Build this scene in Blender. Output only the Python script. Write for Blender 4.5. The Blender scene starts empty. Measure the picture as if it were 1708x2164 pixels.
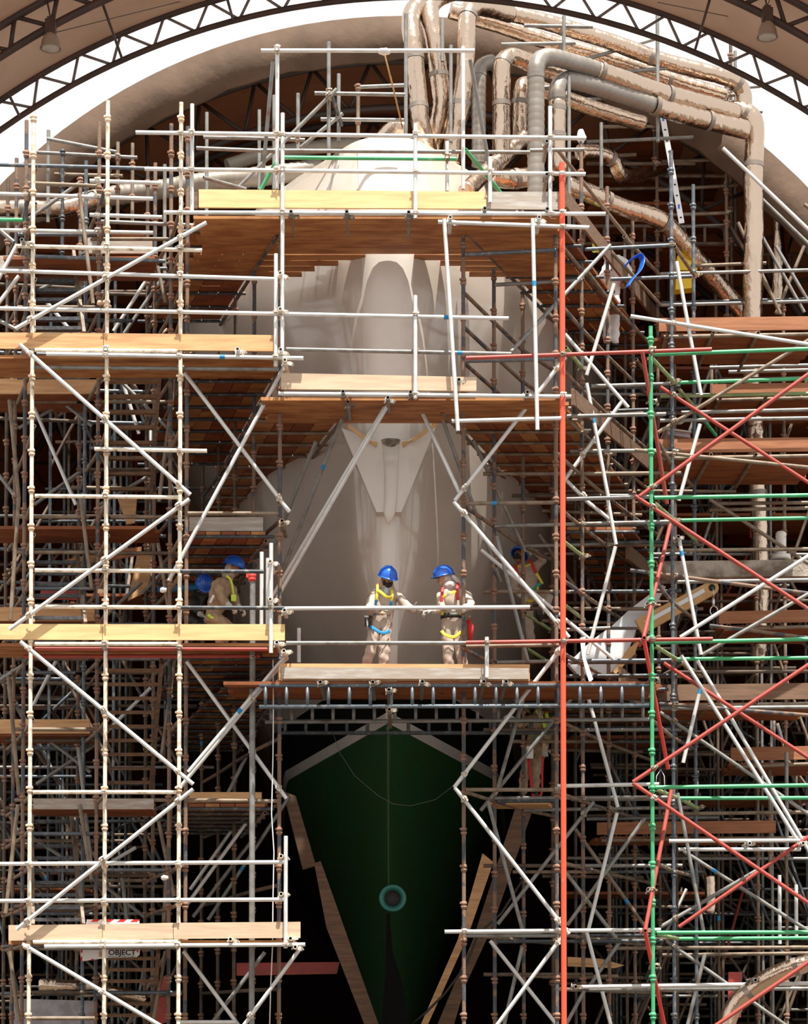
import bpy, math, random
from mathutils import Vector, Matrix, Quaternion
R = random.Random(7)
SC = bpy.context.scene
COL = SC.collection
# ---------------------------------------------------------------- camera, sky, sun, exposure
F, CX, CY, CAMY, CAMZ, TILT = 4800.0, 854.0, 1991.0, -30.0, 1.7, math.radians(1.9)
cam_data = bpy.data.cameras.new('camera'); cam = bpy.data.objects.new('camera', cam_data); COL.objects.link(cam)
cam.location = (0, CAMY, CAMZ); cam.rotation_euler = (math.pi/2 + TILT, 0, 0)
cam_data.sensor_fit = 'HORIZONTAL'; cam_data.sensor_width = 36; cam_data.lens = F/1708*36
cam_data.shift_y = (CY - 1082)/1708; cam_data.shift_x = 0
cam_data.clip_end = 500
SC.camera = cam
W = bpy.data.worlds.new('world'); SC.world = W; W.use_nodes = True
bg = W.node_tree.nodes['Background']; bg.inputs[0].default_value = (1.0, .98, .96, 1); bg.inputs[1].default_value = 1.06
sd = bpy.data.lights.new('sun', 'SUN'); sd.energy = 10.0; sd.angle = math.radians(.6); sd.color = (1, .95, .86)
sun = bpy.data.objects.new('sun', sd); COL.objects.link(sun)
SUN_EL, SUN_AZ = math.radians(70), math.radians(18)      # azimuth: towards the right of the viewer
sdir = Vector((math.sin(SUN_AZ)*math.cos(SUN_EL), -math.cos(SUN_AZ)*math.cos(SUN_EL), math.sin(SUN_EL)))
sun.rotation_euler = sdir.to_track_quat('Z', 'Y').to_euler(); sun.location = (10, -20, 30)
SC.view_settings.view_transform = 'Standard'; SC.view_settings.look = 'None'
SC.view_settings.exposure = 0.0; SC.view_settings.gamma = 1
SC.cycles.max_bounces = 6; SC.cycles.diffuse_bounces = 3; SC.cycles.glossy_bounces = 3
# ---------------------------------------------------------------- helpers
_f = Vector((0, math.cos(TILT), math.sin(TILT))); _u = Vector((0, -math.sin(TILT), math.cos(TILT)))
def P(px, py, Y):
    """photo pixel at depth Y -> world point"""
    d = _f + Vector((1, 0, 0))*((px-CX)/F) + _u*((CY-py)/F)
    return Vector((0, CAMY, CAMZ)) + d*((Y-CAMY)/d.y)
def PZ(y, Y): return P(CX, y, Y).z
def PPM(Y): return F/(Y-CAMY)
def RAD(cx, cy, r, Y): return (P(cx, cy-r, Y)-P(cx, cy, Y)).length
def proj(p):
    q = p - Vector((0, CAMY, CAMZ)); w = q.dot(_f)
    return CX + F*q.x/w, CY - F*q.dot(_u)/w
MATS = {}
def mat(name, col, rough=.5, metal=0, noise=None, scale=8, bump=0, bscale=30, coat=0, stretch=(1,1,1), rnd=True, col3=None, thr=(.42,.6), spec=None, trans=None, coord='Object', bdist=.02):
    m = bpy.data.materials.new(name); m.use_nodes = True; nt = m.node_tree; N = nt.nodes; L = nt.links
    b = N['Principled BSDF']; b.inputs['Base Color'].default_value = (*col, 1); b.inputs['Roughness'].default_value = rough; b.inputs['Metallic'].default_value = metal
    if coat: b.inputs['Coat Weight'].default_value = coat; b.inputs['Coat Roughness'].default_value = .08
    if spec is not None: b.inputs['Specular IOR Level'].default_value = spec
    vec = None
    if noise or bump:
        tc = N.new('ShaderNodeTexCoord'); mp = N.new('ShaderNodeMapping'); mp.inputs['Scale'].default_value = stretch
        L.new(tc.outputs[coord], mp.inputs[0]); vec = mp.outputs[0]
        if rnd:
            oi = N.new('ShaderNodeObjectInfo'); ml = N.new('ShaderNodeMath'); ml.operation = 'MULTIPLY'; ml.inputs[1].default_value = 37.0
            L.new(oi.outputs['Random'], ml.inputs[0]); ad = N.new('ShaderNodeVectorMath'); ad.operation = 'ADD'
            L.new(vec, ad.inputs[0]); L.new(ml.outputs[0], ad.inputs[1]); vec = ad.outputs[0]
    if noise:
        n = N.new('ShaderNodeTexNoise'); n.inputs['Scale'].default_value = scale; n.inputs['Detail'].default_value = 5; L.new(vec, n.inputs[0])
        r = N.new('ShaderNodeValToRGB'); r.color_ramp.elements[0].position = thr[0]; r.color_ramp.elements[0].color = (*col, 1)
        r.color_ramp.elements[1].position = thr[1]; r.color_ramp.elements[1].color = (*noise, 1)
        if col3: e = r.color_ramp.elements.new(min(.98, thr[1]+.12)); e.color = (*col3, 1)
        L.new(n.outputs[0], r.inputs[0]); L.new(r.outputs[0], b.inputs['Base Color'])
    if bump:
        n2 = N.new('ShaderNodeTexNoise'); n2.inputs['Scale'].default_value = bscale; n2.inputs['Detail'].default_value = 4; L.new(vec, n2.inputs[0])
        bp = N.new('ShaderNodeBump'); bp.inputs['Strength'].default_value = bump; bp.inputs['Distance'].default_value = bdist
        L.new(n2.outputs[0], bp.inputs['Height']); L.new(bp.outputs[0], b.inputs['Normal'])
    if trans:
        tr = N.new('ShaderNodeBsdfTranslucent'); tr.inputs[0].default_value = (*trans[0], 1); mx = N.new('ShaderNodeMixShader'); mx.inputs[0].default_value = trans[1]
        L.new(b.outputs[0], mx.inputs[1]); L.new(tr.outputs[0], mx.inputs[2]); L.new(mx.outputs[0], N['Material Output'].inputs[0])
    MATS[name] = m; return m
mat('cream', (.80,.72,.60), .5, .1, (.62,.50,.36), 9, col3=(.16,.13,.10), thr=(.50,.62), bump=.2)  # sunlit paleness put into the base colour, over rust and grime patches
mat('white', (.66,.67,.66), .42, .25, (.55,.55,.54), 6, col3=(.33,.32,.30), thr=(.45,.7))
mat('grey', (.25,.25,.24), .5, .3, (.19,.18,.165), 7, col3=(.16,.11,.07), thr=(.45,.62))
mat('dark', (.045,.055,.065), .5, .2, (.10,.10,.10), 14, col3=(.22,.20,.17), thr=(.5,.62))
mat('steel', (.10,.125,.15), .45, .3, (.17,.18,.19), 14, col3=(.33,.30,.25), thr=(.5,.64))
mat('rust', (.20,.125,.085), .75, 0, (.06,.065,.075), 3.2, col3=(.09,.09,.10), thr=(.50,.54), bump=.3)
mat('cup', (.29,.165,.11), .8, 0, (.20,.10,.06), 14, bump=.4)
mat('cupc', (.78,.62,.46), .65, 0, (.55,.36,.22), 12, bump=.4)  # cups of the cream tubes, same sunlit paleness in the colour
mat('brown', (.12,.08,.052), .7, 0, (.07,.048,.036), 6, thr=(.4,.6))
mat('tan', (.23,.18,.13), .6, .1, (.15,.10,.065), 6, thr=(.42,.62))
mat('green', (.05,.36,.15), .4, 0, (.09,.42,.2), 6, col3=(.45,.5,.36), thr=(.5,.68))
mat('olive', (.20,.30,.12), .5, 0, (.35,.38,.2), 6, thr=(.45,.65))
mat('orange', (.80,.10,.045), .4, 0, (.66,.10,.06), 5, col3=(.7,.3,.22), thr=(.55,.7))
mat('red', (.38,.055,.04), .5, 0, (.28,.05,.04), 5, col3=(.42,.16,.11), thr=(.5,.68))
mat('redbright', (.62,.05,.04), .45)
mat('coupler', (.42,.38,.32), .6, .3, (.22,.14,.09), 20)
mat('couplerw', (.72,.68,.62), .55, .2, (.45,.36,.27), 20)
mat('woodlight', (.76,.52,.25), .65, 0, (.66,.42,.19), 3.0, stretch=(.6,6,6), thr=(.4,.65), bump=.1)
mat('wood', (.62,.36,.17), .7, 0, (.48,.25,.11), 3.5, stretch=(.5,6,6), thr=(.4,.65), bump=.1)
mat('woodpale', (.60,.45,.31), .75, 0, (.5,.36,.25), 3.5, stretch=(.5,6,6), thr=(.4,.65), bump=.1)
mat('woodshade', (.36,.15,.07), .8, 0, (.28,.11,.05), 4, stretch=(.5,6,6), bump=.1)  # darker copy of the wood: shade on the right toe boards in its colour
mat('woodgrey', (.36,.30,.25), .8, 0, (.46,.43,.40), 5, stretch=(.6,4,4), thr=(.45,.66), bump=.15)
mat('woodbrown', (.20,.115,.07), .8, 0, (.14,.08,.048), 4, stretch=(.5,5,5), bump=.1)
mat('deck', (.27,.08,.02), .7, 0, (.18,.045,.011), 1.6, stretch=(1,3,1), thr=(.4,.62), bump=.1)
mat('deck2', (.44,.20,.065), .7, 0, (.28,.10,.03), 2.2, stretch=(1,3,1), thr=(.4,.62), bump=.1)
mat('hull', (.56,.49,.42), .16, 0, (.52,.455,.39), .8, coat=.6, rnd=False)
mat('hullwhite', (.72,.67,.61), .25, 0, (.69,.64,.58), 2, coat=.4, rnd=False)
mat('hullstripe', (.66,.58,.50), .4)
mat('hullblack', (.003,.0035,.003), .8, spec=.1)
mat('hullgreen', (.016,.075,.027), .33, 0, (.022,.066,.018), 1.2, rnd=False)
mat('ringgreen', (.02,.16,.13), .35)
mat('recessbrown', (.33,.28,.23), .6, 0, (.12,.10,.08), 12)  # mottled grey-brown of the hawse recess, darker than the plating
mat('foil', (.64,.50,.39), .20, 1, bump=.9, bscale=7, stretch=(1,1,.5), coord='Object', bdist=.034)
mat('duct', (.30,.27,.24), .38, .5, (.25,.22,.19), 3, rnd=False)
mat('ductbeige', (.25,.22,.185), .5, .2, (.21,.185,.15), 3, rnd=False)
mat('tape', (.25,.21,.18), .4, .3)
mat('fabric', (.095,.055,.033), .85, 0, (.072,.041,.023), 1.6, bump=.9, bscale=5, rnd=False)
mat('roofcloth', (.17,.07,.03), .9, 0, (.13,.052,.022), 1.2, rnd=False, trans=((.7,.25,.04), .06))
mat('canopy', (.62,.53,.47), .9, 0, (.47,.39,.34), 1.0, bump=.5, bscale=2.5, rnd=False, trans=((.62,.45,.34), .35))
mat('truss', (.085,.045,.035), .6, 0, (.06,.035,.03), 5)
mat('trussgrey', (.22,.18,.17), .5, .2)
mat('trussdark', (.035,.022,.018), .7)
mat('sand', (.12,.095,.07), .95, 0, (.09,.07,.055), 1.5, rnd=False)
mat('wallbrown', (.10,.06,.04), .9)
mat('black', (.01,.01,.01), .6)
mat('blue', (.01,.12,.62), .3, coat=.4)
mat('bluestrap', (.01,.22,.48), .6)
mat('lime', (.55,.75,.06), .5)
mat('yellow', (.72,.58,.05), .6)
mat('orangestrap', (.7,.06,.03), .6)
mat('redstrap', (.55,.02,.02), .6)
mat('teal', (.02,.36,.26), .6)
mat('coverall', (.50,.41,.335), .85, 0, (.43,.35,.28), 14, bump=.6, bscale=7)
mat('coverallbrown', (.42,.30,.19), .85, 0, (.34,.23,.14), 14, bump=1.0, bscale=9)
mat('scarf', (.62,.54,.50), .9, 0, (.45,.38,.35), 25, bump=1, bscale=25)
mat('scarfpeach', (.72,.48,.32), .9, bump=.6, bscale=20)
mat('skin', (.28,.13,.07), .55)
mat('skinlight', (.45,.24,.14), .55)
mat('beard', (.02,.012,.01), .8)
mat('shirt', (.40,.50,.55), .8)
mat('whitecloth', (.80,.80,.82), .85, bump=.4, bscale=8)
mat('glove', (.50,.50,.44), .85, bump=.4, bscale=20)
mat('leather', (.45,.30,.18), .6)
mat('boot', (.02,.018,.016), .5)
mat('chrome', (.7,.7,.68), .25, .9)
mat('finwhite', (.74,.77,.80), .4, 0, (.68,.71,.74), 2)
mat('fintan', (.55,.33,.13), .5, 0, (.48,.28,.10), 4)
mat('concrete', (.42,.37,.31), .9, 0, (.16,.12,.09), 3, bump=.5)
mat('sign', (.86,.88,.90), .5)
mat('signred', (.62,.02,.02), .5)
mat('ink', (.01,.01,.01), .6)
mat('teallabel', (.02,.2,.2), .6)
mat('rope', (.45,.25,.10), .9)
mat('ropewhite', (.75,.74,.72), .8)
mat('wire', (.12,.11,.10), .5)
mat('lampshade', (.42,.33,.26), .5, .2, (.36,.27,.2), 4)
mat('lampglass', (.55,.5,.45), .2)
mat('toolyellow', (.75,.5,.02), .5)
mat('tray', (.40,.38,.42), .7, 0, (.3,.28,.3), 6)
mat('treadsteel', (.05,.055,.065), .5, .3, (.10,.10,.11), 20)
mat('treadwood', (.22,.12,.065), .8, 0, (.15,.08,.045), 8, stretch=(1,4,4))
mat('aluminium', (.75,.76,.78), .35, .4)

class MB:
    def __init__(s): s.v = []; s.f = []; s.sm = []; s.mi = []; s.cur = 0
    def add(s, vs, fs, smooth=False):
        o = len(s.v); s.v += [tuple(v) for v in vs]
        for f in fs: s.f.append(tuple(i+o for i in f)); s.sm.append(smooth); s.mi.append(s.cur)
        return s
    def mesh(s, name, mats):
        me = bpy.data.meshes.new(name); me.from_pydata(s.v, [], s.f)
        me.polygons.foreach_set('use_smooth', s.sm); me.polygons.foreach_set('material_index', s.mi)
        for m in (mats if isinstance(mats, (list, tuple)) else [mats]): me.materials.append(MATS[m])
        me.update(); return me
    def box(s, c, hx, hy, hz, M=None):
        vs = []
        for z in (-1, 1):
            for x, y in ((-1,-1),(1,-1),(1,1),(-1,1)):
                v = Vector((x*hx, y*hy, z*hz)); v = (M @ v if M else v) + Vector(c); vs.append(v)
        return s.add(vs, [(3,2,1,0),(4,5,6,7),(0,1,5,4),(1,2,6,5),(2,3,7,6),(3,0,4,7)])
    def prism(s, poly, ext):
        """closed polygon of world points extruded by vector ext"""
        n = len(poly); a = [Vector(p) for p in poly]; b = [p + Vector(ext) for p in a]
        return s.add(a+b, [tuple(range(n))[::-1], tuple(range(n, 2*n))] + [(i, (i+1) % n, n+(i+1) % n, n+i) for i in range(n)])
    def bar(s, p0, p1, w, h, up=(0,0,1)):
        p0, p1 = Vector(p0), Vector(p1); d = (p1-p0); L = d.length; d.normalize(); upv = Vector(up)
        x = d.cross(upv)
        if x.length < 1e-4: x = d.cross(Vector((0, 1, 0)))
        x.normalize(); z = x.cross(d)
        M = Matrix((x, d, z)).transposed()
        return s.box((p0+p1)/2, w/2, L/2, h/2, M)
    def sweep(s, pts, rad, n=12, cap=True, ry=None, upv=None):
        pts = [Vector(p) for p in pts]; m = len(pts)
        if not isinstance(rad, (list, tuple)): rad = [rad]*m
        vs = []; x = None
        for i, p in enumerate(pts):
            t = (pts[min(i+1, m-1)] - pts[max(i-1, 0)]).normalized()
            if x is None:
                ref = Vector(upv) if upv else (Vector((0,1,0)) if abs(t.y) < .9 else Vector((1,0,0)))
                x = ref.cross(t).normalized()
            x = (x - t*x.dot(t)).normalized(); y = t.cross(x)
            q = ry if ry else 1
            for k in range(n):
                a = 2*math.pi*k/n; vs.append(p + x*math.cos(a)*rad[i] + y*math.sin(a)*rad[i]*q)
        fs = [(i*n+k, i*n+(k+1) % n, (i+1)*n+(k+1) % n, (i+1)*n+k) for i in range(m-1) for k in range(n)]
        s.add(vs, fs, True)
        if cap:
            o = len(s.v) - len(vs)
            s.f += [tuple(o+k for k in range(n))[::-1], tuple(o+(m-1)*n+k for k in range(n))]; s.sm += [False]*2; s.mi += [s.cur]*2
        return s
    def lathe(s, prof, n=16, M=None, c=(0,0,0), smooth=True):
        c = Vector(c); vs = []
        for r, z in prof:
            for k in range(n):
                a = 2*math.pi*k/n; v = Vector((r*math.cos(a), r*math.sin(a), z)); vs.append((M @ v if M else v) + c)
        m = len(prof)
        return s.add(vs, [(i*n+k, i*n+(k+1) % n, (i+1)*n+(k+1) % n, (i+1)*n+k) for i in range(m-1) for k in range(n)], smooth)
    def ellipsoid(s, c, rx, ry, rz, M=None, nu=14, nv=9, z0=-1, z1=1):
        prof = []
        a0, a1 = math.asin(z0), math.asin(z1)
        for j in range(nv+1):
            a = a0+(a1-a0)*j/nv; prof.append((math.cos(a), math.sin(a)))
        S = Matrix.Diagonal((rx, ry, rz)); MM = (M @ S) if M else S
        return s.lathe(prof, nu, MM, c)
ALL = []
def link(o, parent=None):
    COL.objects.link(o)
    if parent: o.parent = parent
    return o
def tag(o, label, cat, group=None, kind=None):
    if label: o['label'] = label
    if cat: o['category'] = cat
    if group: o['group'] = group
    if kind: o['kind'] = kind
    return o
def obj(name, mb, mats, parent=None, loc=None, rot=None):
    me = mb if isinstance(mb, bpy.types.Mesh) else mb.mesh(name, mats)
    o = bpy.data.objects.new(name, me)
    if loc is not None: o.location = loc
    if rot is not None:
        o.rotation_mode = 'QUATERNION'; o.rotation_quaternion = rot
    return link(o, parent)
def empty(name, loc=(0,0,0)):
    o = bpy.data.objects.new(name, None); o.location = loc; o.empty_display_size = .1; return link(o)
def worldchild(name, mb, mats, parent):
    """a mesh in world coordinates parented under a thing placed at parent.location"""
    o = obj(name, mb, mats, parent)
    o.matrix_parent_inverse = Matrix.Translation(parent.location).inverted() if parent.rotation_mode == 'XYZ' else parent.matrix_basis.inverted()
    return o
TR = .0275
_tm = {}
def tube_mesh(L, r, m, n=12):
    key = (round(L, 2), round(r, 4), m, n)
    if key in _tm: return _tm[key]
    b = MB(); ri = r*.72; dp = min(.12, L*.3)
    c = [(math.cos(2*math.pi*k/n), math.sin(2*math.pi*k/n)) for k in range(n)]
    vs = [];
    for rr, z in ((r, 0), (r, L)): vs += [(x*rr, y*rr, z) for x, y in c]
    b.add(vs, [(k, (k+1) % n, n+(k+1) % n, n+k) for k in range(n)], True)
    for e, (z, zi) in enumerate(((0, dp), (L, L-dp))):
        vs = [(x*r, y*r, z) for x, y in c] + [(x*ri, y*ri, z) for x, y in c] + [(x*ri, y*ri, zi) for x, y in c]
        fs = []
        for k in range(n):
            q = (k, (k+1) % n, n+(k+1) % n, n+k); q2 = tuple(i+n for i in q)
            fs += [q[::-1], q2[::-1]] if e == 0 else [q, q2]
        b.add(vs, fs, False); b.cur = 1
        b.f.append(tuple(len(b.v)-n+k for k in range(n))); b.sm.append(False); b.mi.append(1); b.cur = 0
    me = b.mesh('tube', [m, 'black']); _tm[key] = me; return me
def cup_mesh(m, r=TR):
    key = ('cup', m, r)
    if key in _tm: return _tm[key]
    b = MB()
    b.lathe([(r, -.012), (r+.008, -.010), (r+.015, .012), (r+.015, .026), (r, .028)], 12)
    b.lathe([(r, .040), (r+.013, .044), (r+.017, .058), (r+.008, .085), (r, .088)], 12)
    b.box((r+.018, 0, .065), .008, .012, .014)
    me = b.mesh('cup_joint', m); _tm[key] = me; return me
def coupler_mesh(m, r=TR):
    key = ('cpl', m, r)
    if key in _tm: return _tm[key]
    b = MB(); w = .026
    b.lathe([(r, -w), (r+.009, -w), (r+.009, w), (r, w)], 10, smooth=False)
    Mx = Matrix.Rotation(math.pi/2, 3, 'X')
    b.lathe([(r, -w), (r+.009, -w), (r+.009, w), (r, w)], 10, Mx, (2*r+.004, 0, 0), smooth=False)
    b.box((r+.002, 0, 0), .014, .022, .022)
    b.lathe([(0, -.045), (.007, -.045), (.007, .045), (0, .045)], 6, Mx, (-r-.012, 0, 0))
    b.box((-r-.012, .03, 0), .012, .010, .012)
    b.lathe([(0, -.04), (.007, -.04), (.007, .05), (0, .05)], 6, None, (2*r+.004+r+.012, 0, 0))
    b.box((2*r+.004+r+.012, 0, .04), .012, .012, .010)
    me = b.mesh('coupler', m); _tm[key] = me; return me
TUBES = []
MATWORD = dict(cream='sunlit-toned cream', white='pale galvanised', grey='grey galvanised', dark='blackened steel', steel='dark blue-grey', rust='rusty', brown='dull brown', tan='dusty tan', green='green painted', olive='faded olive green', orange='bright orange', red='dark red', redbright='bright red')
KW = dict(deck_bearer='cross tube under the decks', putlog_tube='open tube end', scaffold_standard='upright scaffold tube', scaffold_ledger='horizontal scaffold tube', scaffold_transom='cross tube running back', scaffold_brace='diagonal scaffold brace', guard_rail='guard rail tube', guard_post='short guard post')
def tube(name, m, p0, p1, r=TR, label=None, cup=None, couplers=(), n=12, group=None, cat='scaffold tube'):
    p0, p1 = Vector(p0), Vector(p1); d = p1-p0; L = d.length
    if L < .02: return None
    q = d.to_track_quat('Z', 'X')
    o = obj(name, tube_mesh(L, r, m, n), None, loc=p0, rot=q)
    if abs(round(L,2)-L) > 1e-6: o.scale = (1, 1, L/round(L, 2))
    tag(o, label, cat, group)
    if cup:
        k = math.ceil(p0.z/.5)*.5 + CUPOFF
        zt = max(p0.z, p1.z); z = min(p0.z, p1.z); i = math.ceil((z-CUPOFF)/.5)
        while i*.5+CUPOFF < zt-.05:
            zz = i*.5+CUPOFF
            if zz > .3 and proj(Vector((p0.x, p0.y, zz)))[1] < 2200:
                c = obj('cup_joint', cup_mesh(cup, r), None, o, loc=(0, 0, (zz-p0.z)*round(L,2)/L))
            i += 1
    for t in couplers:
        cm = 'couplerw' if m in ('white', 'cream') else 'coupler'
        obj('coupler', coupler_mesh(cm, r), None, o, loc=(0, 0, t*round(L, 2)), rot=Quaternion((0,0,1), R.uniform(-.3,.3)+math.pi/2))
    TUBES.append(dict(o=o, name=name, m=m, mid=(p0+p1)/2, p0=p0, p1=p1, label=label))
    return o
CUPOFF = .18
def std(px, y0, y1, Y, m='rust', cup=None, name='scaffold_standard', label=None, r=TR):
    """vertical tube: pixel x at mid height, pixel y top and bottom (bottom None = ground)"""
    ym = (y0 + (y1 or 2164))/2; x = P(px, ym, Y).x
    zt = PZ(y0, Y); zb = PZ(y1, Y) if y1 else .02
    if cup is None: cup = {'rust':'cup','cream':'cupc','steel':'steel','green':'green','dark':'dark','tan':'cup','brown':'cup'}.get(m)
    if cup == 0: cup = None
    o = tube(name, m, (x, Y, zb), (x, Y, zt), r, label, cup)
    STDS.append((px, y0, y1 or 2300, Y, x)); return o
STDS = []
def line(name, m, x0, y0, x1, y1, Y0, Y1=None, label=None, r=TR, cpl=True):
    if Y1 is None: Y1 = Y0
    p0, p1 = P(x0, y0, Y0), P(x1, y1, Y1); ts = []
    if cpl:
        for sx, a, b, sy, wx in STDS:
            if abs(p1.x-p0.x) < .05: continue
            t = (wx-p0.x)/(p1.x-p0.x)
            if not -.001 <= t <= 1.001: continue
            yy = p0.y+(p1.y-p0.y)*t; py = y0+(y1-y0)*t
            if abs(yy-sy) < .2 and a-5 <= py <= b and .004 < t < .996: ts.append(t)
    return tube(name, m, p0, p1, r, label, couplers=ts)
# ================================================================ THE SETTING
def structure(o): o['kind'] = 'structure'; return o
def arc_pts(cx, cy, r, Y, a0, a1, n):
    """arc given in photo pixels about (cx, cy) on the plane y = Y, angles from the vertical"""
    C = P(cx, cy, Y); rr = r/PPM(Y)
    return [Vector((C.x+rr*math.sin(a0+(a1-a0)*i/n), Y, C.z+rr*math.cos(a0+(a1-a0)*i/n))) for i in range(n+1)]
b = MB(); b.box((0, 8, -.1), 26, 34, .1); structure(obj('floor', b, 'sand'))
# hangar shell
FY = 5.0; CF = P(851.6, 1205.4, FY); RO = RAD(851.6, 1205.4, 1169, FY); RI = RAD(851.6, 1205.4, 1169-92, FY); YB = 42.0
def vault(Y0, Y1, r, cx, cz, n=48, a=math.pi/2, th=.05):
    b = MB(); vs = []
    for rr in (r, r+th):
        for Y in (Y0, Y1):
            for i in range(n+1):
                t = -a+2*a*i/n; vs.append((cx+rr*math.sin(t), Y, cz+rr*math.cos(t)))
    m = n+1; fs = []
    for i in range(n):
        fs += [(i, i+1, m+i+1, m+i), (2*m+i+1, 2*m+i, 3*m+i, 3*m+i+1), (i+1, i, 2*m+i, 2*m+i+1), (m+i, m+i+1, 3*m+i+1, 3*m+i)]
    b.add(vs, fs, True); return b
structure(obj('ceiling', vault(FY+.02, YB, RO-.02, CF.x, CF.z), 'roofcloth'))
# fascia of cloth round the mouth of the hangar
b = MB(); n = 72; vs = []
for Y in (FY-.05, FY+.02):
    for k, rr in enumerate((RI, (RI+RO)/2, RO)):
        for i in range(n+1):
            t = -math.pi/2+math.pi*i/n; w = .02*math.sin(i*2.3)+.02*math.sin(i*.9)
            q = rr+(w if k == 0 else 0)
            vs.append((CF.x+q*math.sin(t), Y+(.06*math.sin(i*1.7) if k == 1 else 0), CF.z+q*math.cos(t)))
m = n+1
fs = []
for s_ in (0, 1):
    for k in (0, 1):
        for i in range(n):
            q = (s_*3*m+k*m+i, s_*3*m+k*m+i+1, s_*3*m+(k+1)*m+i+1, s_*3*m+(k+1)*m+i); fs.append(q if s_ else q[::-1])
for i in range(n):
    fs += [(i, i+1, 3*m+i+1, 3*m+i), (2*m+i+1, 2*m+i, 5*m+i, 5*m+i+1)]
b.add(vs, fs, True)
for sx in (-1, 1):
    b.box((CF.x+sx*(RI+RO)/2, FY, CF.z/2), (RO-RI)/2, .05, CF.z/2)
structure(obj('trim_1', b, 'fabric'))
for nm, sx in (('wall_left', -1), ('wall_right', 1)):
    b = MB(); b.box((CF.x+sx*(RO+.03), (FY+YB)/2, CF.z/2), .04, (YB-FY)/2, CF.z/2); structure(obj(nm, b, 'wallbrown'))
b = MB(); pts = [Vector((CF.x-RO, YB, 0)), Vector((CF.x+RO, YB, 0))]+[Vector((CF.x+RO*math.sin(t), YB, CF.z+RO*math.cos(t))) for t in [math.pi/2-math.pi*i/40 for i in range(41)]]
b.prism(pts, (0, .1, 0)); structure(obj('wall_back', b, 'wallbrown'))
# roof trusses
def truss(Y, C, r0, r1, a0, a1, n, m, mw, rc, rw, label, group):
    root = empty('roof_truss', (C[0], Y, C[1]+r0)); tag(root, label, 'roof truss', group)
    def A(r, t): return Vector((C[0]+r*math.sin(t), Y, C[1]+r*math.cos(t)))
    for nm, rr, k in (('lower_chord', r0, 1), ('upper_chord', r1, 1.15)):
        b = MB(); b.sweep([A(rr, a0+(a1-a0)*i/64) for i in range(65)], rc*k, 8); worldchild(nm, b, m, root)
    for i in range(n):
        t0 = a0+(a1-a0)*i/n; t1 = a0+(a1-a0)*(i+.45)/n; t2 = a0+(a1-a0)*(i+1)/n
        b = MB(); b.sweep([A(r0, t0), A(r1, t1)], rw, 6); worldchild('web_member', b, mw, root)
        b = MB(); b.sweep([A(r1, t1), A(r0, t2)], rw, 6); worldchild('web_member', b, mw, root)
    return root
for i, Y in enumerate((6.2, 8.6, 11.5, 15, 19.5, 25)):
    truss(Y, (CF.x, CF.z), RI-.25, RO-.18, -1.45, 1.45, 26, 'trussdark', 'trussdark', .055, .032,
          'dark roof truss inside the hangar, %s behind the cloth mouth' % ['nearest', 'second', 'third', 'fourth', 'fifth', 'farthest'][i], 'hangar roof trusses')
# canopy towards the viewer
KY = -10.0; CL = P(883, 1489.8, KY); RL = RAD(883, 1489.8, 1496.3, KY); RU = RAD(883, 1489.8, 1544, KY)
CK = ((CL.x), CL.z)
Y2 = -30+20/1.064
truss(KY, CK, RL-.0, RU+.02, -.95, .95, 30, 'truss', 'trussgrey', .027, .013, 'front arched roof truss against the white sky', 'canopy roof trusses')
truss(Y2, CK, RL-.0, RU+.02, -.95, .95, 30, 'truss', 'truss', .034, .020, 'brown arched roof truss in front of the canopy cloth, holding the lamps', 'canopy roof trusses')
truss(-30+20/1.16, CK, RL, RU+.02, -.95, .95, 30, 'truss', 'truss', .034, .020, 'brown arched roof truss cutting the top corners of the view', 'canopy roof trusses')
b = vault(-24, KY, RU+.03, CK[0], CK[1], 60, 1.0, .02)
structure(obj('ceiling', b, 'canopy'))
# stay wires between canopy trusses
for lab, a_, b_ in (('thin stay wire crossing the left canopy cloth', (120, 68), (395, 0)), ('thin stay wire crossing the right canopy', (1390, 5), (1605, 48))):
    w = MB(); w.sweep([P(*a_, Y2+.2), P(*b_, KY-.1)], .004, 5)
    o = obj('stay_wire', w, 'wire'); tag(o, lab, 'wire')
# hanging braces of the front truss
for k, (x0, y0, x1, y1) in enumerate([(217, 8, 258, 124), (18, 198, 41, 245), (481, 0, 492, 40), (1500, 0, 1470, 103), (1690, 230, 1697, 210)][:4]):
    w = MB(); w.sweep([P(x0, y0, Y2+.3), P(x1, y1, KY-.05)], .012, 6)
    o = obj('truss_stay', w, 'truss'); tag(o, 'thin dark stay rod hanging between canopy trusses, %s of four from the left' % ['second', 'first', 'third', 'fourth'][k], 'stay rod', 'canopy stay rods')
def lamp(px, py, side):
    Y = Y2-.05; s = 1/PPM(Y); c = P(px, py, Y)
    root = empty('high_bay_lamp', c); root.scale = (.62, .62, .62); tag(root, 'bell shaped high bay lamp hanging under the %s canopy truss' % side, 'lamp', 'high bay lamps')
    b = MB(); b.lathe([(.075, .19), (.095, .16), (.12, .10), (.135, .02), (.145, -.0), (.15, -.012), (.14, -.01), (.128, .02), (.11, .10), (.08, .15), (0, .17)], 20)
    obj('lamp_shade', b, 'lampshade', root)
    b = MB(); b.ellipsoid((0, 0, .0), .125, .125, .03); obj('lamp_lens', b, 'lampglass', root)
    b = MB(); b.box((0, 0, .28), .07, .07, .10); b.box((0, 0, .39), .045, .045, .03); obj('ballast_box', b, 'truss', root)
    b = MB(); b.sweep([(0, 0, .40), (-.03, 0, .55), (-.07, .02, .72)], .012, 6); b.sweep([(0, 0, .42), (.05, 0, .55), (.04, 0, .66)], .006, 6); obj('hanger', b, 'truss', root)
lamp(107, 102, 'left'); lamp(1622, 78, 'right')

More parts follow.
